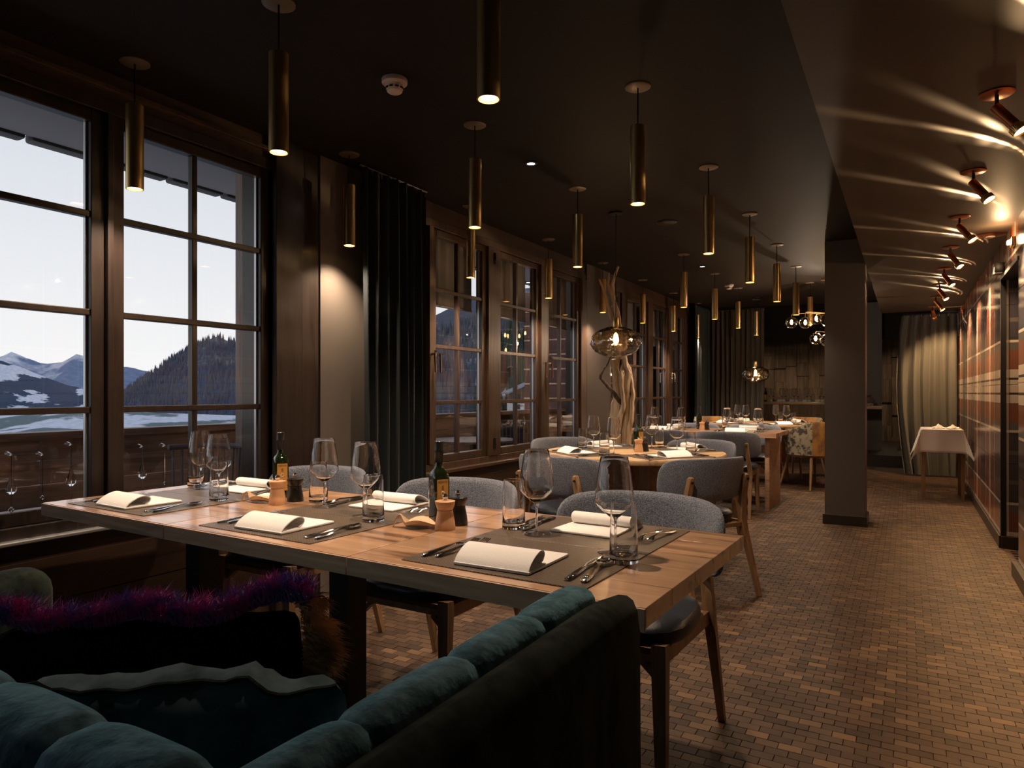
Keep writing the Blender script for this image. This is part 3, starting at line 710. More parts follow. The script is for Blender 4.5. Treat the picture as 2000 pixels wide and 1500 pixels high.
# --- teal sofa
sofa = thing('sofa', 'teal velvet channel tufted sofa with dark outer shell in the foreground', 'sofa', (0, 0, 0))
def channel(p0, p1, r, zdrop, squash=1.0):
    """puffed cushion segment from p0 to p1 (top roll), hanging down zdrop"""
    p0 = Vector(p0); p1 = Vector(p1); d = (p1-p0); L_ = d.length; d.normalize(); s = Vector((d.y, -d.x, 0)); rings = []
    for i in range(13):
        u = i/12; e = (1-abs(2*u-1)**4)**.5 if 0 < u < 1 else 0; k = .80+.20*e; ring = []
        for j in range(14):
            a = 2*PI*j/14; cx_, cz_ = math.cos(a), math.sin(a)
            z = cz_*r*k if cz_ > 0 else cz_*zdrop
            x = math.copysign(abs(cx_)**.7, cx_)*r*k*squash
            ring.append(p0 + d*(L_*u) + s*x + Vector((0, 0, z - r)))
        rings.append(ring)
    return loft(B(), rings)
SZ = .843; SB = .866
# right arm: along Y; inner roll then outer shell
AX = -.052
ys = [.28, .455, .625, .785, .945]
for y0, y1 in zip(ys, ys[1:]):
    obj('channel', channel((-.376+AX, y0+.0, SZ+.010), (-.376+AX, y1+.0, SZ+.010), .030, .40, 1.1), velvet, sofa)
rings = []
for i in range(25):
    y = .20+.785*i/24; e = 1 if i < 21 else [.985, .94, .82, .5][i-21]
    k = .036; r = []
    for (x, z) in ((-.352, .05), (-.354, SZ-.05), (-.350, SZ-.024), (-.338, SZ-.004), (-.318, SZ+.004), (-.298, SZ-.002), (-.284, SZ-.018), (-.277, SZ-.045), (-.274, .40), (-.280, .05)):
        r.append((-.314+AX+(x+.314)*e, y, z*1.0 if z < .1 else z - (1-e)*.03))
    rings.append(r)
obj('arm_shell', loft(B(), rings), velvet_dark, sofa)
# back: along X, inner roll toward +Y
xs = [-.46, -.60, -.76, -.91, -1.08, -1.25, -1.42, -1.56]
for x0, x1 in zip(xs, xs[1:]):
    obj('channel', channel((x0, .310, SB), (x1, .310, SB), .040, .40, 1.1), velvet, sofa)
obj('back_shell', box(B(), (-.99, .195, .455), (1.30, .09, .80), 0, .035, seg=3), velvet_dark, sofa)
obj('arm_shell', box(B(), (-1.66, .50, .41), (.12, .60, .70), 0, .05, seg=4), velvet_dark, sofa)
obj('seat_cushion', box(B(), (-1.0, .70, .42), (1.14, .66, .16), 0, .05, seg=4), velvet, sofa)
obj('seat_base', box(B(), (-.99, .62, .20), (1.22, .78, .28), 0, .03), velvet_dark, sofa)
for x in (-.40, -1.6):
    for y in (.28, .90): obj('leg', bb(x-.02, x+.02, y-.02, y+.02, 0, .07), black_m, sofa)

def pillow(w, h, t_, mat, seed, n=22, corner=.0):
    rings_f = {}
    bm = B(); vs = {}
    for s in (1, -1):
        for i in range(n+1):
            for j in range(n+1):
                u = -1+2*i/n; v = -1+2*j/n
                edge = (i in (0, n) or j in (0, n))
                if s == -1 and edge: vs[(s, i, j)] = vs[(1, i, j)]; continue
                vs[(s, i, j)] = bm.verts.new(pillow_pt(w, h, t_, seed, u, v, s))
        for i in range(n):
            for j in range(n):
                f = [vs[(s, i, j)], vs[(s, i+1, j)], vs[(s, i+1, j+1)], vs[(s, i, j+1)]]
                try: bm.faces.new(f if s == 1 else f[::-1])
                except ValueError: pass
    return bm
def pillow_pt(w, h, t_, seed, u, v, s=0):
    pf = max(0, (1-abs(u)**2.6)*(1-abs(v)**2.6))**.5
    k = 1-.06*(1-abs(u)**2)*abs(v)**4; k2 = 1-.06*(1-abs(v)**2)*abs(u)**4; cr_ = 1-.09*(u*u*v*v)**2
    wr = .020*noise.noise(Vector((u*2.5, v*2.5, seed)))+.012*noise.noise(Vector((u*6, v*6, seed)))
    wz = .010*noise.noise(Vector((u*4, seed, 1)))*abs(v)
    return Vector((u*w/2*k2*cr_, s*(t_/2*pf)+wr, v*h/2*k*cr_+wz))
def orient(o, loc, rot): o.location = loc; o.rotation_euler = rot
pi1 = thing('cushion', 'dark plum cushion with a purple and golden fringe standing on the sofa', 'cushion')
obj('cover', pillow(.52, .40, .13, plum, 2.2), plum, pi1)
def fringe(pts, dirs, count, ln, mat, seed):
    r = random.Random(seed); bm = B()
    for k in range(count):
        f = r.random()*(len(pts)-1); i = int(f); p = Vector(pts[i]).lerp(Vector(pts[i+1]), f-i); d = Vector(dirs).normalized()
        q = p + Vector((r.uniform(-.008, .008), r.uniform(-.02, .02), r.uniform(-.006, .006)))
        l = ln*r.uniform(.5, 1.15); cl = noise.noise(Vector((p.x*40, p.z*40, seed)))*1.1; dd_ = (d + Vector((cl + r.uniform(-.5, .5), r.uniform(-1.0, 1.0), cl*.5+r.uniform(-.4, .4)))).normalized(); l *= 1+.5*cl
        m = q+dd_*l*.55; e = m + (dd_+Vector((r.uniform(-.6, .6), r.uniform(-.6, .6), -.5))).normalized()*l*.5
        w_ = .0008
        a = Vector((w_, 0, 0)) if abs(d.x) < .5 else Vector((0, 0, w_)); c_ = Vector((0, w_, 0))
        v = [bm.verts.new(x) for x in (q-a, q+a, q+c_, m-a, m+a, m+c_, e)]
        for fc in ((0, 1, 4, 3), (1, 2, 5, 4), (2, 0, 3, 5), (3, 4, 6), (4, 5, 6), (5, 3, 6)): bm.faces.new([v[z] for z in fc])
    return bm
top = [(-.26+.52*k/12, 0, .198-.012*math.sin(PI*k/12)+.012*math.sin(k*1.3)) for k in range(13)]
obj('fringe_top', fringe(top, (0, 0, 1), 9000, .042, fringe_m, 1), fringe_m, pi1, label='purple and blue fringe', kind='stuff', smooth=False)
side = [(.255+.004*math.sin(k), 0, .2-.40*k/12) for k in range(13)]
obj('fringe_side', fringe(side, (1, 0, -.25), 6000, .046, fringe2_m, 2), fringe2_m, pi1, label='golden brown fringe', kind='stuff', smooth=False)
orient(pi1, (-.985, .60, .608), (R(-8), R(-4.5), R(30)))
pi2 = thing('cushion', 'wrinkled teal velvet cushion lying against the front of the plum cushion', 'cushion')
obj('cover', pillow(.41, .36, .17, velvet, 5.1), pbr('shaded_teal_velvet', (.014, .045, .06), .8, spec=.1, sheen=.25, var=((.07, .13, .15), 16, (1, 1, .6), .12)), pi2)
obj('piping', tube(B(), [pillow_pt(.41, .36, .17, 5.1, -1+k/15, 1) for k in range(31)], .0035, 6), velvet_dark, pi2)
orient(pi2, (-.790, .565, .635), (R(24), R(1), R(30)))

# --- white side table with cloth
st = thing('side_table', 'small serving table with tapered wooden legs under the white cloth', 'side table', (.335, 8.85, 0))
obj('tabletop', bb(-.185, .185, -.30, .30, .72, .745), oak_top, st)
for a in (-1, 1):
    for c_ in (-1, 1): obj('leg', tube(B(), [(a*.175, c_*.27, 0), (a*.18, c_*.275, .72)], [.014, .022], sq=(1, 1)), oak, st)
bm = B(); n = 40; hw, hd, ov = .190, .305, .25; vg = {}
for i in range(n+1):
    for j in range(n+1):
        u = -hw-ov+(2*hw+2*ov)*i/n; v = -hd-ov+(2*hd+2*ov)*j/n
        ex = max(0, abs(u)-hw); ey = max(0, abs(v)-hd); x = max(-hw, min(hw, u)); y = max(-hd, min(hd, v)); z = .748
        if ex or ey:
            dn = math.hypot(ex, ey); z -= dn*.97 if not (ex and ey) else dn*1.02 
            fl = .10*dn + (.30*min(ex, ey) if ex and ey else 0)
            x += math.copysign(fl, u) if ex else 0; y += math.copysign(fl, v) if ey else 0
            x += (.010*math.sin(v*26))*ex/ov if not ey else 0; y += (.008*math.sin(u*30))*ey/ov if not ex else 0
        vg[(i, j)] = bm.verts.new((x, y, z))
for i in range(n):
    for j in range(n): bm.faces.new((vg[i, j], vg[i+1, j], vg[i+1, j+1], vg[i, j+1]))
tcl = obj('tablecloth', bm, cloth_m, label='white tablecloth with hanging corners draped over the serving table', cat='tablecloth', loc=(.325, 8.85, 0))
tcl.modifiers.new('th', 'SOLIDIFY').thickness = .002
def crumple(x, y, lab):
    bm = B(); n = 14; vg = {}
    for i in range(n+1):
        for j in range(n+1):
            u = -1+2*i/n; v = -1+2*j/n; r = math.hypot(u, v)
            z = .045*max(0, 1-r)+.03*abs(noise.noise(Vector((u*1.8+x*9, v*1.8, 1))))
            vg[i, j] = bm.verts.new((u*.06+.01*noise.noise(Vector((u*3, v*3, x))), v*.06, max(z, 0)))
    for i in range(n):
        for j in range(n): bm.faces.new((vg[i, j], vg[i+1, j], vg[i+1, j+1], vg[i, j+1]))
    o = obj('folded_napkin', bm, linen, label=lab, cat='napkin', loc=(x, y, .7505)); o.modifiers.new('th', 'SOLIDIFY').thickness = .003
crumple(.30, 8.78, 'peaked white napkin on the covered serving table, left one'); crumple(.43, 8.74, 'peaked white napkin on the covered serving table, right one')

# --- driftwood
dw = thing('driftwood_sculpture', 'tall pale twisted driftwood branches standing by the window pier', 'decoration', (-2.42, 6.25, 0))
# x offsets measured along the direction across the view
rx = Vector((.8656, .5007, 0)); ry = Vector((-.5007, .8656, 0))
def dpt(px, py, dep=0):
    z0 = 6.467; z = z0+dep
    xc = (px-1197)/1333*z0; h = 1.14-(py-767)*z0/1333
    p = rx*xc + ry*dep; return (p.x, p.y, max(h, 0))
def branch(pts, rad, mat, parent=dw, name='branch'):
    sp_ = spline([dpt(*p) for p in pts], 5); k = len(sp_)
    rr = []
    for i in range(k):
        f = i/(k-1)*(len(rad)-1); a = int(min(f, len(rad)-2)); rr.append((rad[a]+(rad[a+1]-rad[a])*(f-a))*(1+.22*noise.noise(Vector((i*.7, pts[0][0], 2)))))
    sp_ = [p+Vector((noise.noise(Vector((i*.5, 3, pts[0][0])))*.012, 0, 0)) for i, p in enumerate(sp_)]
    return obj(name, tube(B(), sp_, rr, 9), mat, parent)
branch([(1198, 1000), (1196, 900), (1194, 840), (1197, 780), (1192, 730), (1186, 700)], [.07, .066, .055, .04, .036, .02], drift, name='trunk')
branch([(1208, 1000, -.05), (1205, 900, -.05), (1208, 840, -.05), (1212, 790, -.04), (1209, 760, -.04), (1216, 725, -.03), (1206, 700)], [.06, .05, .045, .03, .05, .035, .02], drift)
branch([(1186, 1000, .04), (1184, 880, .04), (1188, 800, .03), (1192, 770, .02), (1188, 740), (1194, 700), (1196, 660)], [.04, .035, .03, .028, .02, .025, .02], drift)
branch([(1215, 980, -.08), (1214, 860, -.08), (1220, 815, -.08), (1223, 770, -.06), (1219, 735, -.05), (1208, 700, -.03), (1200, 640)], [.03, .026, .022, .02, .018, .02, .018], drift)
branch([(1192, 870, -.08), (1196, 820, -.08), (1204, 790, -.08), (1200, 740, -.06), (1206, 705)], [.03, .026, .022, .02, .016], drift)
branch([(1200, 700), (1198, 640), (1190, 600), (1186, 570), (1186, 545), (1196, 515)], [.02, .03, .022, .018, .017, .010], drift)
branch([(1194, 690), (1188, 640), (1178, 600), (1168, 565), (1158, 540)], [.02, .026, .018, .014, .010], drift)
branch([(1200, 700), (1196, 620), (1186, 580), (1176, 550), (1178, 527)], [.02, .028, .020, .016, .010], drift)
branch([(1204, 790, -.03), (1194, 780, -.05), (1184, 765, -.05), (1170, 750, -.04), (1160, 735, -.04), (1166, 722, -.03), (1176, 706, 0), (1184, 685, 0)], [.02, .020, .018, .016, .015, .010, .009, .008], drift_dark)
branch([(1184, 1000, .02), (1182, 870, .02), (1186, 812, .02)], [.03, .026, .02], drift)
obj('foot', lathe(B(), [(0, 0), (.19, 0), (.19, .02), (0, .02)], 24), black_m, dw)

# ================================================================== TABLEWARE
wg = thing('wine_glass', 'x', 'wine glass')
prof_out = [(.0060, .083), (.016, .0905), (.030, .103), (.041, .114), (.0460, .121), (.0468, .131), (.0455, .152), (.042, .180), (.037, .210), (.0335, .231)]
prof_in = [(.0331, .2316)] + [(r-.0011, z+.0004) for r, z in reversed(prof_out[1:])] + [(.0015, .088)]
obj('bowl', lathe(B(), prof_out+prof_in, 40, cap=True), g_m, wg)
obj('stem', lathe(B(), [(0, .004), (.0055, .006), (.0038, .014), (.0032, .045), (.0036, .070), (.0055, .080), (.010, .0885), (0, .091)], 16), g_m, wg)
obj('foot', lathe(B(), [(0, 0), (.040, 0), (.0412, .0012), (.038, .0022), (.018, .0040), (.0055, .0068), (0, .0070)], 36), glass_bowl, wg)
tu = thing('water_tumbler', 'x', 'tumbler')
tu_out = [(.0325, .018), (.0320, .05), (.0305, .100), (.0290, .138)]
obj('glass_body', lathe(B(), [(0, .0002), (.031, .0002), (.033, .002), (.0328, .018)] + tu_out[1:] + [(.0284, .1386)] + [(r-.0013, z) for r, z in reversed(tu_out[1:])] + [(.0300, .022), (.027, .0165), (0, .0150)], 40), g_m, tu)
nk = thing('napkin', 'x', 'napkin')
bm = B(); box(bm, (0, .0, .004), (.195, .20, .007), 0, .003); obj('flat_fold', bm, linen, nk)
def ribbon(pts, w, th, skew=0):
    pts = [Vector((0, *p)) for p in pts]; k = len(pts); rings = []
    for i, p in enumerate(pts):
        d = (pts[min(i+1, k-1)]-pts[max(i-1, 0)]).normalized(); nn = Vector((0, -d.z, d.y))*th/2
        sk = skew*i/(k-1)
        rings.append([p+nn+Vector((-w/2+sk, 0, 0)), p+nn+Vector((w/2+sk, 0, 0)), p-nn+Vector((w/2+sk, 0, 0)), p-nn+Vector((-w/2+sk, 0, 0))])
    return loft(B(), rings)
rp_ = spline([(0, -.098, .004), (0, -.084, .018), (0, -.058, .032), (0, -.034, .038), (0, -.016, .035), (0, -.008, .026), (0, -.012, .015), (0, -.022, .0085)], 3)
obj('rolled_fold', ribbon([(p.y, p.z) for p in rp_], .190, .0028, -.010), linen, nk)
def strip(stations):
    """stations: (y, halfwidth, thickness, z)"""
    return loft(B(), [[(-w, y, z), (-w*.6, y, z+t_), (w*.6, y, z+t_), (w, y, z), (w*.6, y, z-t_*.5), (-w*.6, y, z-t_*.5)] for y, w, t_, z in stations])
bm = strip([(-.10, .004, .0015, .003), (-.097, .0085, .003, .003), (-.07, .0085, .003, .004), (-.03, .005, .0028, .008), (.01, .0036, .0026, .012), (.035, .0045, .0022, .010), (.05, .010, .0018, .006), (.062, .0115, .0016, .005)])
for k in range(4):
    x = -.009+.006*k; loft(bm, [[(x-.0016, y, z-.0008), (x+.0016, y, z-.0008), (x+.0016, y, z+.0008), (x-.0016, y, z+.0008)] for y, z in ((.060, .0052), (.080, .005), (.096, .009), (.10, .0105))])
fk = obj('fork', bm, steel); tag(fk, 'x', 'fork')
bm = strip([(-.115, .005, .0015, .003), (-.11, .0085, .003, .003), (-.06, .0085, .0033, .004), (-.01, .006, .003, .005), (.0, .0065, .002, .005), (.02, .0095, .001, .005), (.07, .0105, .0009, .004), (.10, .006, .0008, .004), (.112, .0008, .0006, .004)])
kn = obj('knife', bm, steel); tag(kn, 'x', 'knife')
bm = strip([(-.10, .004, .0015, .003), (-.097, .0085, .003, .003), (-.06, .0085, .003, .004), (-.02, .005, .0028, .008), (.02, .0036, .0026, .011), (.04, .0055, .002, .009)])
rg = []
for k in range(9):
    f = k/8; y = .036+.062*f; w_ = .0185*math.sin(PI*(.08+.90*f))**.7; rg.append([(w_*q_, y, .007-.0055*math.sin(PI*f)*(1-q_*q_)) for q_ in (-1, -.6, -.2, .2, .6, 1)] + [(w_*q_, y, .0082-.0055*math.sin(PI*f)*(1-q_*q_)) for q_ in (1, .6, .2, -.2, -.6, -1)])
loft(bm, rg); spn = obj('spoon', bm, steel); tag(spn, 'x', 'spoon')
pm_ = obj('placemat', box(B(), (0, 0, .0015), (.47, .338, .003), 0, .0008, seg=1), mat_m); tag(pm_, 'x', 'placemat')

def setting(x, y, rz, where, grp, wine=None, tumb=None, z=.75, lite=False, wall=(.165, .125), tall=(.205, .035)):
    def T(u, v): return (x+u*math.cos(rz)-v*math.sin(rz), y+u*math.sin(rz)+v*math.cos(rz))
    place(pm_, (x, y, z), rz, 'brown woven placemat %s' % where, 'placemats '+grp)
    zz = z+.003
    place(nk, (*T(-.008, -.045), zz), rz+R(rnd.uniform(-3, 3)), 'folded white napkin %s' % where, 'napkins '+grp)
    place(fk, (*T(-.195, -.03), zz), rz+R(-6), 'steel fork, the outer one %s' % where, 'cutlery '+grp)
    place(fk, (*T(-.168, -.015), zz), rz+R(-3), 'steel fork, the inner one %s' % where, 'cutlery '+grp)
    place(kn, (*T(.168, -.02), zz), rz+R(5), 'steel knife %s' % where, 'cutlery '+grp)
    place(spn, (*T(.198, -.03), zz), rz+R(9), 'steel spoon %s' % where, 'cutlery '+grp)
    wp = wine or T(*wall); tp = tumb or T(*tall)
    place(wg, (*wp, zz if not wine else zz), 0, 'tall empty wine glass %s' % where, 'wine glasses '+grp)
    place(tu, (*tp, zz if not tumb else zz), 0, 'clear water tumbler %s' % where, 'tumblers '+grp)
g1 = 'on the front table'
data = [(1.868, 'n', 'at the near right place of the front table', (-.612, 1.552), (-.560, 1.478)),
        (1.868, 'f', 'at the far right place of the front table', (-.879, 1.655), (-.972, 1.690)),
        (1.09, 'n', 'at the near middle place of the front table', (-1.475, 1.630), (-1.395, 1.575)),
        (1.09, 'f', 'at the far middle place of the front table', (-1.715, 1.69), (-1.815, 1.76)),
        (.335, 'n', 'at the near place by the window on the front table', (-2.235, 1.665), (-2.145, 1.600)),
        (.335, 'f', 'at the far place by the window on the front table', (-2.475, 1.76), (-2.56, 1.80))]
for u, s, where, wn, tb_ in data:
    if s == 'n': p = TL(u, .205); setting(p[0], p[1], TA, where, g1, wn, tb_)
    else: p = TL(u, .546); setting(p[0], p[1], TA+PI, where, g1, wn, tb_)
names = ['front right', 'back right', 'back left', 'front left']
for k, (a, n_) in enumerate(((-38, names[0]), (52, names[1]), (142, names[2]), (-128, names[3]))):
    a = R(a); r_ = .375
    setting(RC[0]+r_*math.cos(a), RC[1]+r_*math.sin(a), a+PI/2, 'at the %s place of the round table' % n_, 'on the round table')
for k, (u, v, rz, n_) in enumerate(((-2.24, 7.05, 0, 'near left'), (-1.46, 7.05, 0, 'near right'), (-2.24, 7.42, PI, 'far left'), (-1.46, 7.42, PI, 'far right'))):
    setting(u, v, rz, 'at the %s place of the second rectangular table' % n_, 'on the second table')
for k, (a, n_) in enumerate(((-50, 'front right'), (40, 'back right'), (130, 'back left'), (-140, 'front left'))):
    a = R(a); r_ = .43
    setting(RC2[0]+r_*math.cos(a), RC2[1]+r_*math.sin(a), a+PI/2, 'at the %s place of the rear round table' % n_, 'on the rear round table')

# grinders, dishes, bottles
def grinder(mat, lab):
    g = thing('pepper_grinder', lab, 'grinder')
    obj('body', lathe(B(), [(0, 0), (.0295, 0), (.030, .002), (.028, .02), (.0240, .042), (.0222, .052), (.0225, .0555), (0, .056)], 32), mat, g)
    obj('cap', lathe(B(), [(0, .0565), (.0215, .0568), (.0250, .064), (.029, .078), (.029, .081), (.020, .083), (0, .0835)], 32), mat, g)
    obj('knob', lathe(B(), [(0, .083), (.004, .083), (.004, .086), (.0075, .089), (.0088, .094), (.0075, .099), (.003, .102), (0, .1025)], 16), steel, g)
    return g
gl_ = grinder(beech, 'x'); gd_ = grinder(black_gloss, 'x'); gd_['category'] = 'grinder'
place(gl_, (-1.140, 1.590, .75), .3, 'light beech grinder with a steel knob near the right seam of the front table', 'grinders')
place(gd_, (-1.150, 1.668, .75), .3, 'black grinder half hidden behind the right beech grinder', 'grinders')
place(gl_, (-1.905, 1.655, .75), .1, 'light beech grinder with a steel knob near the left seam of the front table', 'grinders')
place(gd_, (-1.905, 1.735, .75), .1, 'black grinder half hidden behind the left beech grinder', 'grinders')
place(gl_, (-1.525, 4.30, .75), .1, 'light beech grinder in the middle of the round table', 'grinders')
place(gd_, (-1.51, 4.37, .75), .1, 'black grinder behind the beech one on the round table', 'grinders')
place(gl_, (-1.86, 7.20, .75), .1, 'light beech grinder in the middle of the second rectangular table', 'grinders')
place(gd_, (-1.83, 7.27, .75), .1, 'black grinder in the middle of the second rectangular table', 'grinders')
# ceramic spoon dish
rings = []
for k in range(25):
    f = k/24
    x = -.085+.125*f
    zc = .034*math.exp(-((f-.16)/.13)**2) if f < .5 else 0
    if f < .12: zc = .034*(f/.12)**.8
    zc = max(zc, .006) if f > .12 else zc
    w_ = .006+.032*max(0, math.sin(PI*min(1, max(0, (f-.22)/.78))))**.7
    dp = .012*max(0, math.sin(PI*min(1, max(0, (f-.22)/.78))))
    top = []
    for q_ in (-1, -.75, -.4, 0, .4, .75, 1): top.append((x, w_*q_, zc+.004+dp*(q_*q_)*1.4))
    bot = [(x, w_*q_*.92, max(zc-.0035+dp*(q_*q_)*1.1, 0)) for q_ in (1, .75, .4, 0, -.4, -.75, -1)]
    rings.append(top+bot)
sd = obj('spoon_dish', loft(B(), rings), ceramic); tag(sd, 'x', 'dish')
place(sd, (-1.215, 1.580, .75), R(25), 'curved cream ceramic spoon dish beside the right beech grinder', 'spoon dishes')
place(sd, (-1.985, 1.665, .75), R(20), 'curved cream ceramic spoon dish beside the left beech grinder', 'spoon dishes')
def bottle():
    b_ = thing('oil_bottle', 'x', 'bottle')
    def rs(h, z, p): return [(h*((abs(math.cos(a))**p+abs(math.sin(a))**p)**(-1/p))*math.cos(a), h*((abs(math.cos(a))**p+abs(math.sin(a))**p)**(-1/p))*math.sin(a), z) for a in [2*PI*i/32 for i in range(32)]]
    obj('body', loft(B(), [rs(.022, 0, 6), rs(.025, .003, 7), rs(.0255, .02, 9), rs(.0255, .130, 9), rs(.0245, .142, 6), rs(.020, .153, 3.5), rs(.0145, .160, 2), rs(.0125, .168, 2), rs(.0122, .19, 2)]), bottle_glass, b_)
    obj('cap', lathe(B(), [(0, .178), (.0135, .178), (.0135, .207), (.0142, .208), (.0142, .216), (.0138, .217), (.0138, .241), (.012, .243), (0, .243)], 24), black_gloss, b_)
    lb = obj('label', bb(-.0185, .0185, -.0268, -.0258, .028, .128), label_m, b_, label='ochre paper label with vertical dark lettering', smooth=False)
    for txt, z, sz in (('FONTE', .117, .0095), ('E', .098, .017), ('Y', .056, .02), ('I', .038, .017)):
        cu = bpy.data.curves.new('letters', 'FONT'); cu.body = txt; cu.size = sz; cu.align_x = 'CENTER'; cu.extrude = .0002
        to = bpy.data.objects.new('tmp', cu); COL.objects.link(to); dg = bpy.context.evaluated_depsgraph_get(); me = bpy.data.meshes.new_from_object(to.evaluated_get(dg)); bpy.data.objects.remove(to)
        me.transform(Matrix.Translation((0, -.0271, z)) @ Matrix.Rotation(PI/2, 4, 'X')); me.materials.clear(); me.materials.append(ink_m)
        obj('letter', me, None, lb)
    obj('emblem', tube(B(), [(.0055*math.cos(a), -.0270, .086+.0055*math.sin(a)) for a in [2*PI*k/12 for k in range(13)]], .0008, 5), linen, lb)
    return b_
bo = bottle()
place(bo, (-1.235, 1.690, .75), R(62), 'dark oil bottle with ochre label behind the right grinders', 'oil bottles')
place(bo, (-2.02, 1.770, .75), R(62), 'dark oil bottle with ochre label behind the left grinders', 'oil bottles')
place(bo, (-1.57, 4.42, .75), R(62), 'dark oil bottle on the round table before the driftwood', 'oil bottles')
place(bo, (-1.93, 7.35, .75), R(120), 'dark oil bottle in the middle of the second rectangular table', 'oil bottles')

# ================================================================== REAR ROOM FURNITURE
bc = thing('bar_counter', 'dark wood fronted counter at the back, laid with glasses', 'counter', (-1.30, 12.35, 0))
obj('front', bb(-.95, .15, -.02, 0, .17, .94), shingle_wood, bc)
obj('top', bb(-.97, .17, -.04, .50, .94, .985, .003), oak_top, bc)
obj('side', bb(.13, .15, 0, .48, .17, .94), shingle_wood, bc)
obj('side', bb(-.95, -.93, 0, .48, .17, .94), shingle_wood, bc)
for i in range(5):
    x = -2.05 + i*.20
    place(wg, (x, 12.40+.04*(i % 2), .985), 0, 'wine glass in the row on the rear counter', 'wine glasses on the rear counter')
    place(wg, (x+.03, 12.62, .985), 0, 'wine glass in the row on the rear counter', 'wine glasses on the rear counter')
    place(tu, (x+.09, 12.42, .985), 0, 'water tumbler in the row on the rear counter', 'tumblers on the rear counter')
    place(nk, (x+.1, 12.56, .985), 0, 'white napkin in the row on the rear counter', 'napkins on the rear counter')
place(bo, (-2.12, 12.45, .985), 0, 'dark oil bottle at the left end of the rear counter', 'oil bottles')
# coat rack board
cb_ = thing('coat_rack', 'tall grey board with iron coat hooks beyond the pillar', 'coat rack', (-.62, 13.05, .17))
obj('board', bb(-.24, .26, 0, .03, 0, 2.5), pbr('grey_board', (.12, .11, .10), .6), cb_)
for z in (2.05, 1.65, 1.28, .92):
    hk = obj('hook', tube(B(), spline([(.02+.1*((z*10) % 2-.5), 0, z), (.02, -.07, z-.02), (-.04, -.10, z-.09), (-.02, -.05, z-.14)], 4), .014, 8), black_m, cb_)
# rear tables + chairs
def rear_table(x, y, lab):
    t = thing('dining_table', lab, 'table', (x, y, .17))
    obj('tabletop', bb(-.38, .38, -.35, .35, .71, .75, .003), oak_top, t); obj('pedestal', bb(-.04, .04, -.04, .04, .015, .71), black_m, t); obj('base_plate', bb(-.2, .2, -.2, .2, 0, .015), black_m, t)
rear_table(-.72, 12.6, 'small wooden table just visible right of the pillar in the raised rear room')
rear_table(.22, 13.9, 'wooden table behind the olive curtain edge in the raised rear room')
for (x, y) in ((-.53, 12.45), (-.50, 12.6)): place(tu, (x, y, .92), 0, 'water tumbler on the small rear table right of the pillar', 'tumblers on the small rear table')
place(wg, (-.56, 12.55, .92), 0, 'wine glass on the small rear table right of the pillar')
for (x, y) in ((-.02, 13.75), (.08, 13.65)): place(wg, (x, y, .92), 0, 'wine glass on the rear table beside the olive curtain', 'wine glasses on the curtain side rear table')
place(bo, (-.08, 13.7, .92), 0, 'oil bottle on the rear table beside the olive curtain')
place(chair, (.22, 13.2, .17), R(0), 'light blue grey chair half hidden by the olive curtain in the rear room', cg)
place(chair, (-.80, 13.05-.35+.0, .17), R(180), 'chair beside the pillar on the raised rear floor', cg) if False else None

# ================================================================== OUTSIDE
# suncatchers hanging just inside the glass
def drop(y, z, lab, ztop=1.03, extra=False, string_only=False, x=XW+.035):
    d = thing('suncatcher', lab, 'ornament', (x, y, 0))
    zb = z if string_only else z
    obj('wire', tube(B(), [(0, 0, ztop), (0, 0, z-.10 if not string_only else z)], .0011, 5), steel, d)
    obj('suction_cup', tube(B(), [(-.030, 0, ztop), (0, 0, ztop)], [.010, .003], 10), clear_globe, d)
    if not string_only:
        bm = lathe(B(), [(.001, .048), (.004, .036), (.013, .010), (.019, -.008), (.017, -.020), (.009, -.028), (.001, -.030)], 8, (0, 0, z)); bmesh.ops.scale(bm, vec=(.35, 1, 1), verts=bm.verts)
        obj('glass_drop', bm, g_m, d, smooth=False)
        if extra:
            bm = lathe(B(), [(.001, .012), (.011, 0), (.001, -.012)], 6, (0, 0, z-.085)); obj('glass_bead', bm, g_m, d, smooth=False)
    else:
        obj('glass_bead', lathe(B(), [(.001, .009), (.009, 0), (.001, -.009)], 6, (0, 0, z)), g_m, d, smooth=False)
XG = XW
def Yg(px): t_ = (px-1000)/1333; return (XW+.035)*(.8656+t_*.5007)/(t_*.8656-.5007)
def Zg(px, py): Y = Yg(px); z = -(XW+.035)*.5007+Y*.8656; return 1.14-(py-767)*z/1333
drop(Yg(22), Zg(22, 950), 'glass drop ornament on a wire at the left edge of the window', Zg(22, 888), True)
drop(Yg(83), Zg(83, 972), 'thin wire with a small glass bead between the two left drops', Zg(83, 888), string_only=True)
drop(Yg(139), Zg(139, 935), 'glass drop ornament on a wire left of the window post', Zg(139, 868))
drop(Yg(278), Zg(278, 922), 'glass drop ornament on a wire right of the window post', Zg(278, 872))
drop(Yg(322), Zg(322, 944), 'thin wire with a small glass bead in the right sash', Zg(322, 870), string_only=True)
drop(5.05, .90, 'small glass drop ornament in the middle sash beyond the black curtain', 1.03)

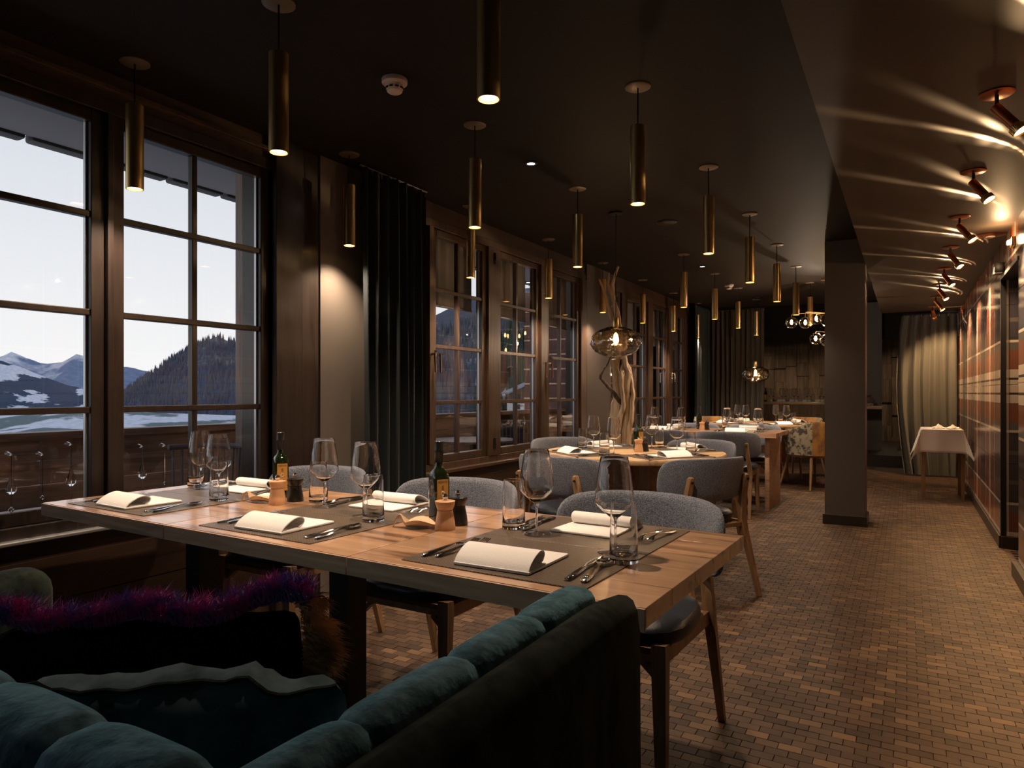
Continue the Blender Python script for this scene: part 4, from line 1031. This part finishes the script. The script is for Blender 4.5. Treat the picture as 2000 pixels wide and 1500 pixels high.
# balcony
bal = struct('balcony_floor', bb(-4.35, XW-.22, -4, 12, -.15, -.02), ext_wood); bal['kind'] = 'structure'
rail = thing('balcony_railing', 'dark brown plank balcony railing outside the windows', 'railing', (-4.25, 0, 0))
obj('handrail', bb(-.07, .07, -4, 9, .875, .918, .004), ext_wood, rail)
for z0 in (-.02, .140, .30, .46, .62, .755):
    h_ = .157 if z0 < .6 else (.133 if z0 < .7 else .12)
    for y0 in (-4, -1, 2, 5, 7):
        obj('board', bb(-.015, .015, y0+.002, min(y0+3, 9)-.002 if y0 < 7 else 9, z0, z0+h_, .003), ext_wood, rail, smooth=False)
for y in (-3.6, -1.6, .4, 2.4, 4.4, 6.4, 8.4): obj('post', bb(-.075, -.015, y-.04, y+.04, -.1, .875, .004), ext_wood, rail, smooth=False)
pst = obj('balcony_post', bb(-3.42, -3.20, 2.66, 2.80, -.02, 2.62, .005), post_wood, label='square timber balcony post seen through the right sash', cat='post')
# eave
ev = thing('roof_eave', 'grey roof eave with dark scalloped tile ends above the balcony', 'roof', (0, 0, 0))
bm = B(); loft(bm, [[(-3.06, y, 2.50), (-4.62, y, 2.70), (-4.62, y, 2.74), (-3.06, y, 2.80)] for y in (-8, 14)]); obj('underside', bm, eave_m, ev, smooth=False)
for k in range(46):
    y = -8 + k*.46
    if -2.2 < y < 12: obj('tile_end', box(B(), (-4.66, y+.23, 2.705), (.10, .43, .06), 0, .018), tile_m, ev)
# side screen and outdoor furniture
sc = thing('balcony_side_screen', 'red brown shingled side wall closing the balcony', 'wall', (-3.95, 8.75, 0))
obj('panel', bb(-.9, .75, 0, .08, -.02, 2.6), pbr('red_brown_shingle', (.13, .05, .035), .7, var=((.07, .03, .022), 4, (1, 1, 3), .2)), sc)
for k in range(12): obj('batten', bb(-.9, .75, -.015, 0, .0+k*.21, .02+k*.21), ext_wood, sc)
oc = thing('wicker_chair', 'dark slatted outdoor chair on the balcony behind the wine glasses', 'chair', (-3.35, 2.35, -.02), R(200))
obj('seat', box(B(), (0, 0, .43), (.50, .48, .03), 0, .01), black_m, oc)
for k in range(13):
    a = R(-60+10*k); obj('slat', tube(B(), [(.26*math.sin(a), -.26*math.cos(a), .44), (.28*math.sin(a), -.29*math.cos(a), .84)], .008, 6), eave_m, oc)
obj('top_rail', tube(B(), [(.28*math.sin(R(-65+5*k)), -.29*math.cos(R(-65+5*k)), .85) for k in range(27)], .016, 8), eave_m, oc)
for a, c_ in ((-1, -1), (1, -1), (1, 1), (-1, 1)): obj('leg', tube(B(), [(a*.24, c_*.24, 0), (a*.21, c_*.21, .43)], .014, 8), black_m, oc)
ot = thing('outdoor_table', 'round outdoor table on the balcony outside the middle windows', 'table', (-3.55, 5.4, -.02))
obj('top', lathe(B(), [(0, .70), (.40, .70), (.41, .72), (0, .73)], 32), post_wood, ot); obj('pedestal', tube(B(), [(0, 0, .01), (0, 0, .7)], .03, 12), black_m, ot); obj('base', lathe(B(), [(0, 0), (.25, 0), (.24, .015), (0, .02)], 24), black_m, ot)
for k, (x, y, rz_, lb_) in enumerate(((-3.55, 4.55, 0, 'near side'), (-3.55, 6.2, 180, 'far side'))):
    o = cp(oc); o.location = (x, y, -.02); o.rotation_euler = (0, 0, R(rz_)); o['label'] = 'dark slatted outdoor chair at the %s of the outdoor table' % lb_; o['group'] = 'outdoor chairs'

# landscape ------------------------------------------------------------------
def hill(name, prof, Rd, depth, zbase, mat, label, cat='mountain', seed=0, rough=1.0, kind=None, nj=16, step=14):
    """terrain with its crest at distance Rd, falling towards the viewer over `depth`"""
    bm = B(); x0, x1 = prof[0][0], prof[-1][0]; n = int((x1-x0)/step); rows_ = []
    crest = []
    for i in range(n+1):
        px = x0+(x1-x0)*i/n
        for (a, ya), (b_, yb) in zip(prof, prof[1:]):
            if a <= px <= b_: py = ya+(yb-ya)*(px-a)/(b_-a); break
        t_ = (px-1000)/1333
        h = 1.14-(py-767)*Rd/1333
        h += rough*Rd*.0022*noise.noise(Vector((i*.55, seed, 0)))+rough*Rd*.0012*noise.noise(Vector((i*1.7, seed, 5)))
        crest.append((t_, h))
    for j in range(-5, nj+1):
        row = []
        for i, (t_, h) in enumerate(crest):
            f = j/nj
            if j >= 0:
                z = Rd - depth*f; hh = zbase + (h-zbase)*(1-f)**1.15
                w = math.sin(PI*min(1, f*1.0))
                hh += w*rough*Rd*.02*noise.noise(Vector((i*.16, j*.35, seed+9)))+w*rough*Rd*.007*noise.noise(Vector((i*.5, j*1.0, seed+3)))
            else:
                z = Rd + depth*.12*(-j); hh = h - abs(j)*depth*.04
            zz = z
            xc = t_*Rd*(.35+.65*z/Rd)
            p = rx*xc + ry*zz
            row.append(bm.verts.new((p.x, p.y, hh)))
        rows_.append(row)
    for a, b_ in zip(rows_, rows_[1:]):
        for i in range(n): bm.faces.new((a[i], a[i+1], b_[i+1], b_[i]))
    pts = [[v.co.copy() for v in r] for r in rows_[5:]]
    o = obj(name, bm, mat, label=label, cat=cat, kind=kind)
    return o, pts
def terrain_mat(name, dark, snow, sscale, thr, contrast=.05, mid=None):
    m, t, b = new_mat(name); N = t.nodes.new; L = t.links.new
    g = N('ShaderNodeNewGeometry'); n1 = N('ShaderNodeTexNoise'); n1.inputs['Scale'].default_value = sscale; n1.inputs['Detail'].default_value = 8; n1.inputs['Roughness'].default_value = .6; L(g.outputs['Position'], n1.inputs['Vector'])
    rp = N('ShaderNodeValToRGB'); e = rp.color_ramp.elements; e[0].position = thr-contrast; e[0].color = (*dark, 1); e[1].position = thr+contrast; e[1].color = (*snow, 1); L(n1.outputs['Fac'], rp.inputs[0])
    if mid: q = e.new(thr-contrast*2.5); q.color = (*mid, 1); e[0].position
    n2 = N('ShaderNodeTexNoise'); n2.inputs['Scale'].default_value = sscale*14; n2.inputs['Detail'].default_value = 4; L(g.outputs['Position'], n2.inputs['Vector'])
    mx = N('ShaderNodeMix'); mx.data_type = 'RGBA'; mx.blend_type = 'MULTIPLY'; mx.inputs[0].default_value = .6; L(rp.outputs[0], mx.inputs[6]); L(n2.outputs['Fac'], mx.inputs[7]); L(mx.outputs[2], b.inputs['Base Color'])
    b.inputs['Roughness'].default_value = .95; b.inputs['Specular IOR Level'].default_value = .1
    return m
far_m = terrain_mat('hazy_rock_and_snow', (.20, .29, .47), (.80, .84, .95), .0030, .53, .04)  # aerial haze painted as blue into the rock colour
mid_m = terrain_mat('wooded_slope_with_snow', (.045, .085, .16), (.80, .86, 1.0), .016, .55, .010)  # blue cast in the slope colour stands for distance haze
hill_m = terrain_mat('forest_hill', (.07, .10, .17), (.24, .25, .26), .012, .60, .06)  # forest tone shifted to blue in place of haze
right_m = terrain_mat('hazy_forest_hill_right', (.085, .105, .15), (.30, .33, .40), .02, .58, .06)  # haze blue mixed into this slope's colour as well
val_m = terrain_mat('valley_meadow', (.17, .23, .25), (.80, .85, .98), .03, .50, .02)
hill('far_mountain', [(-500, 660), (-200, 690), (-60, 706), (0, 697), (25, 687), (60, 702), (95, 712), (125, 706), (148, 692), (175, 697), (200, 712), (245, 716), (290, 726), (345, 742), (700, 750)], 2600, 1500, -420, far_m, 'distant haze-blue snowy mountain range on the left horizon', seed=1, rough=1.2)
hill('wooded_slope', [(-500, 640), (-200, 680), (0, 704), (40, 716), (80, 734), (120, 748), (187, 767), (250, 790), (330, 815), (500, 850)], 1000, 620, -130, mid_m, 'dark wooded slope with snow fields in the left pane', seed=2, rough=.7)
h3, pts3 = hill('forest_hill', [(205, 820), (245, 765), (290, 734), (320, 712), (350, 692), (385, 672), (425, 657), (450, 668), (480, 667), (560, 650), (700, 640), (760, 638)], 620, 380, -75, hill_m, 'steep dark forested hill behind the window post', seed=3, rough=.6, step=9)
h4, pts4 = hill('mountain_slope', [(740, 660), (800, 640), (857, 612), (905, 590), (960, 575), (1050, 560), (1140, 545), (1350, 520), (1600, 500)], 700, 600, -40, right_m, 'pale haze-blue forested mountain beyond the middle windows', seed=4, rough=.8, step=10)
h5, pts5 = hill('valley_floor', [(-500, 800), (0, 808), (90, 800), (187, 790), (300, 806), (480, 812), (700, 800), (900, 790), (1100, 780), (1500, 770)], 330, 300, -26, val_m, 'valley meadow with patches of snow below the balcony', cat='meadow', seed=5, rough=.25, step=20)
def conifers(name, pts, count, hmin, hmax, mat, label, seed, f0=0, f1=1.0):
    r = random.Random(seed); bm = B(); nr = len(pts); nc = len(pts[0])
    for k in range(count):
        j = (r.random()**1.3*(f1-f0)+f0)*(nr-1); i = r.random()*(nc-1); j0 = min(int(j), nr-2); i0 = min(int(i), nc-2)
        p = pts[j0][i0].lerp(pts[j0][i0+1], i-i0).lerp(pts[j0+1][i0].lerp(pts[j0+1][i0+1], i-i0), j-j0)
        h = r.uniform(hmin, hmax); w = h*.17; m = 5; a0 = r.random()*6
        base = [bm.verts.new((p.x+w*math.cos(a0+2*PI*q_/m), p.y+w*math.sin(a0+2*PI*q_/m), p.z-h*.1)) for q_ in range(m)]
        tip = bm.verts.new((p.x, p.y, p.z+h))
        for q_ in range(m): bm.faces.new((base[q_], base[(q_+1) % m], tip))
    return obj(name, bm, mat, label=label, cat='forest', kind='stuff', smooth=False)
conifers('conifer_forest', pts3, 7000, 3, 6.5, pbr('conifer_dark', (.045, .065, .11), .9, var=((.10, .105, .13), .02, (1, 1, 1), .1)), 'conifer trees covering the dark forested hill', 11)  # tree colour is bluish too, with the haze painted in
conifers('conifer_forest', pts4, 5000, 5, 9, pbr('conifer_haze_blue', (.065, .08, .10), .9, var=((.13, .12, .13), .02, (1, 1, 1), .1)), 'conifer trees scattered over the pale mountain', 12, .25, .8)  # greyed blue of these trees stands in for haze
# a stand of darker firs near the village
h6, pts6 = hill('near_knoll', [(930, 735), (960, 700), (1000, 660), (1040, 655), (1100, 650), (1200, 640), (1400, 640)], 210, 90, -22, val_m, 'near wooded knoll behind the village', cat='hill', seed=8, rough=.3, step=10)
conifers('fir_trees', pts6, 500, 6, 12, pbr('fir_green', (.018, .04, .028), .9), 'dark green fir trees behind the village', 13, 0, .8)
hm = pbr('chalet_wood', (.09, .05, .035), .8); rm_ = pbr('slate_roof', (.17, .19, .24), .7); wp_ = pbr('chalet_plaster', (.6, .56, .52), .8)
def chalet(px, py, dist, w, lab, rz):
    t_ = (px-1000)/1333; p = rx*(t_*dist)+ry*dist; zb = 1.14-(py-767)*dist/1333
    c = thing('chalet', lab, 'house', (p.x, p.y, zb-w*.75), rz)
    obj('ground_floor', bb(-w/2, w/2, -w*.4, w*.4, -3, w*.22), wp_, c, smooth=False); obj('upper_floor', bb(-w/2, w/2, -w*.4, w*.4, w*.22, w*.48), hm, c, smooth=False)
    bm = B(); hw_ = w*.62; d_ = w*.52
    for s in (-1, 1):
        box(bm, (0, 0, 0), (w*.70, d_*2, w*.03), M=Matrix.Translation((s*w*.31, 0, w*.60)) @ Matrix.Rotation(s*R(24), 4, 'Y'))
    obj('roof', bm, rm_, c, smooth=False)
    bm = B(); loft(bm, [[(-w/2, y, w*.47), (w/2, y, w*.47), (0, y, w*.70)] for y in (-w*.4, w*.4)]); obj('gable', bm, hm, c, smooth=False)
    for i in range(4):
        for z in (.08, .32): wd = obj('window', bb(-w*.42+i*w*.24, -w*.42+i*w*.24+w*.1, -w*.41, -w*.40, w*z, w*(z+.12)), black_m, c, smooth=False)
    return c
chalet(1003, 716, 190, 10, 'chalet with a slate roof seen through the middle sash, upper one', R(20))
chalet(1035, 745, 150, 9, 'chalet with a slate roof seen through the middle sash, lower one', R(40))
chalet(1238, 750, 110, 9, 'chalet glimpsed through the far window row', R(30))
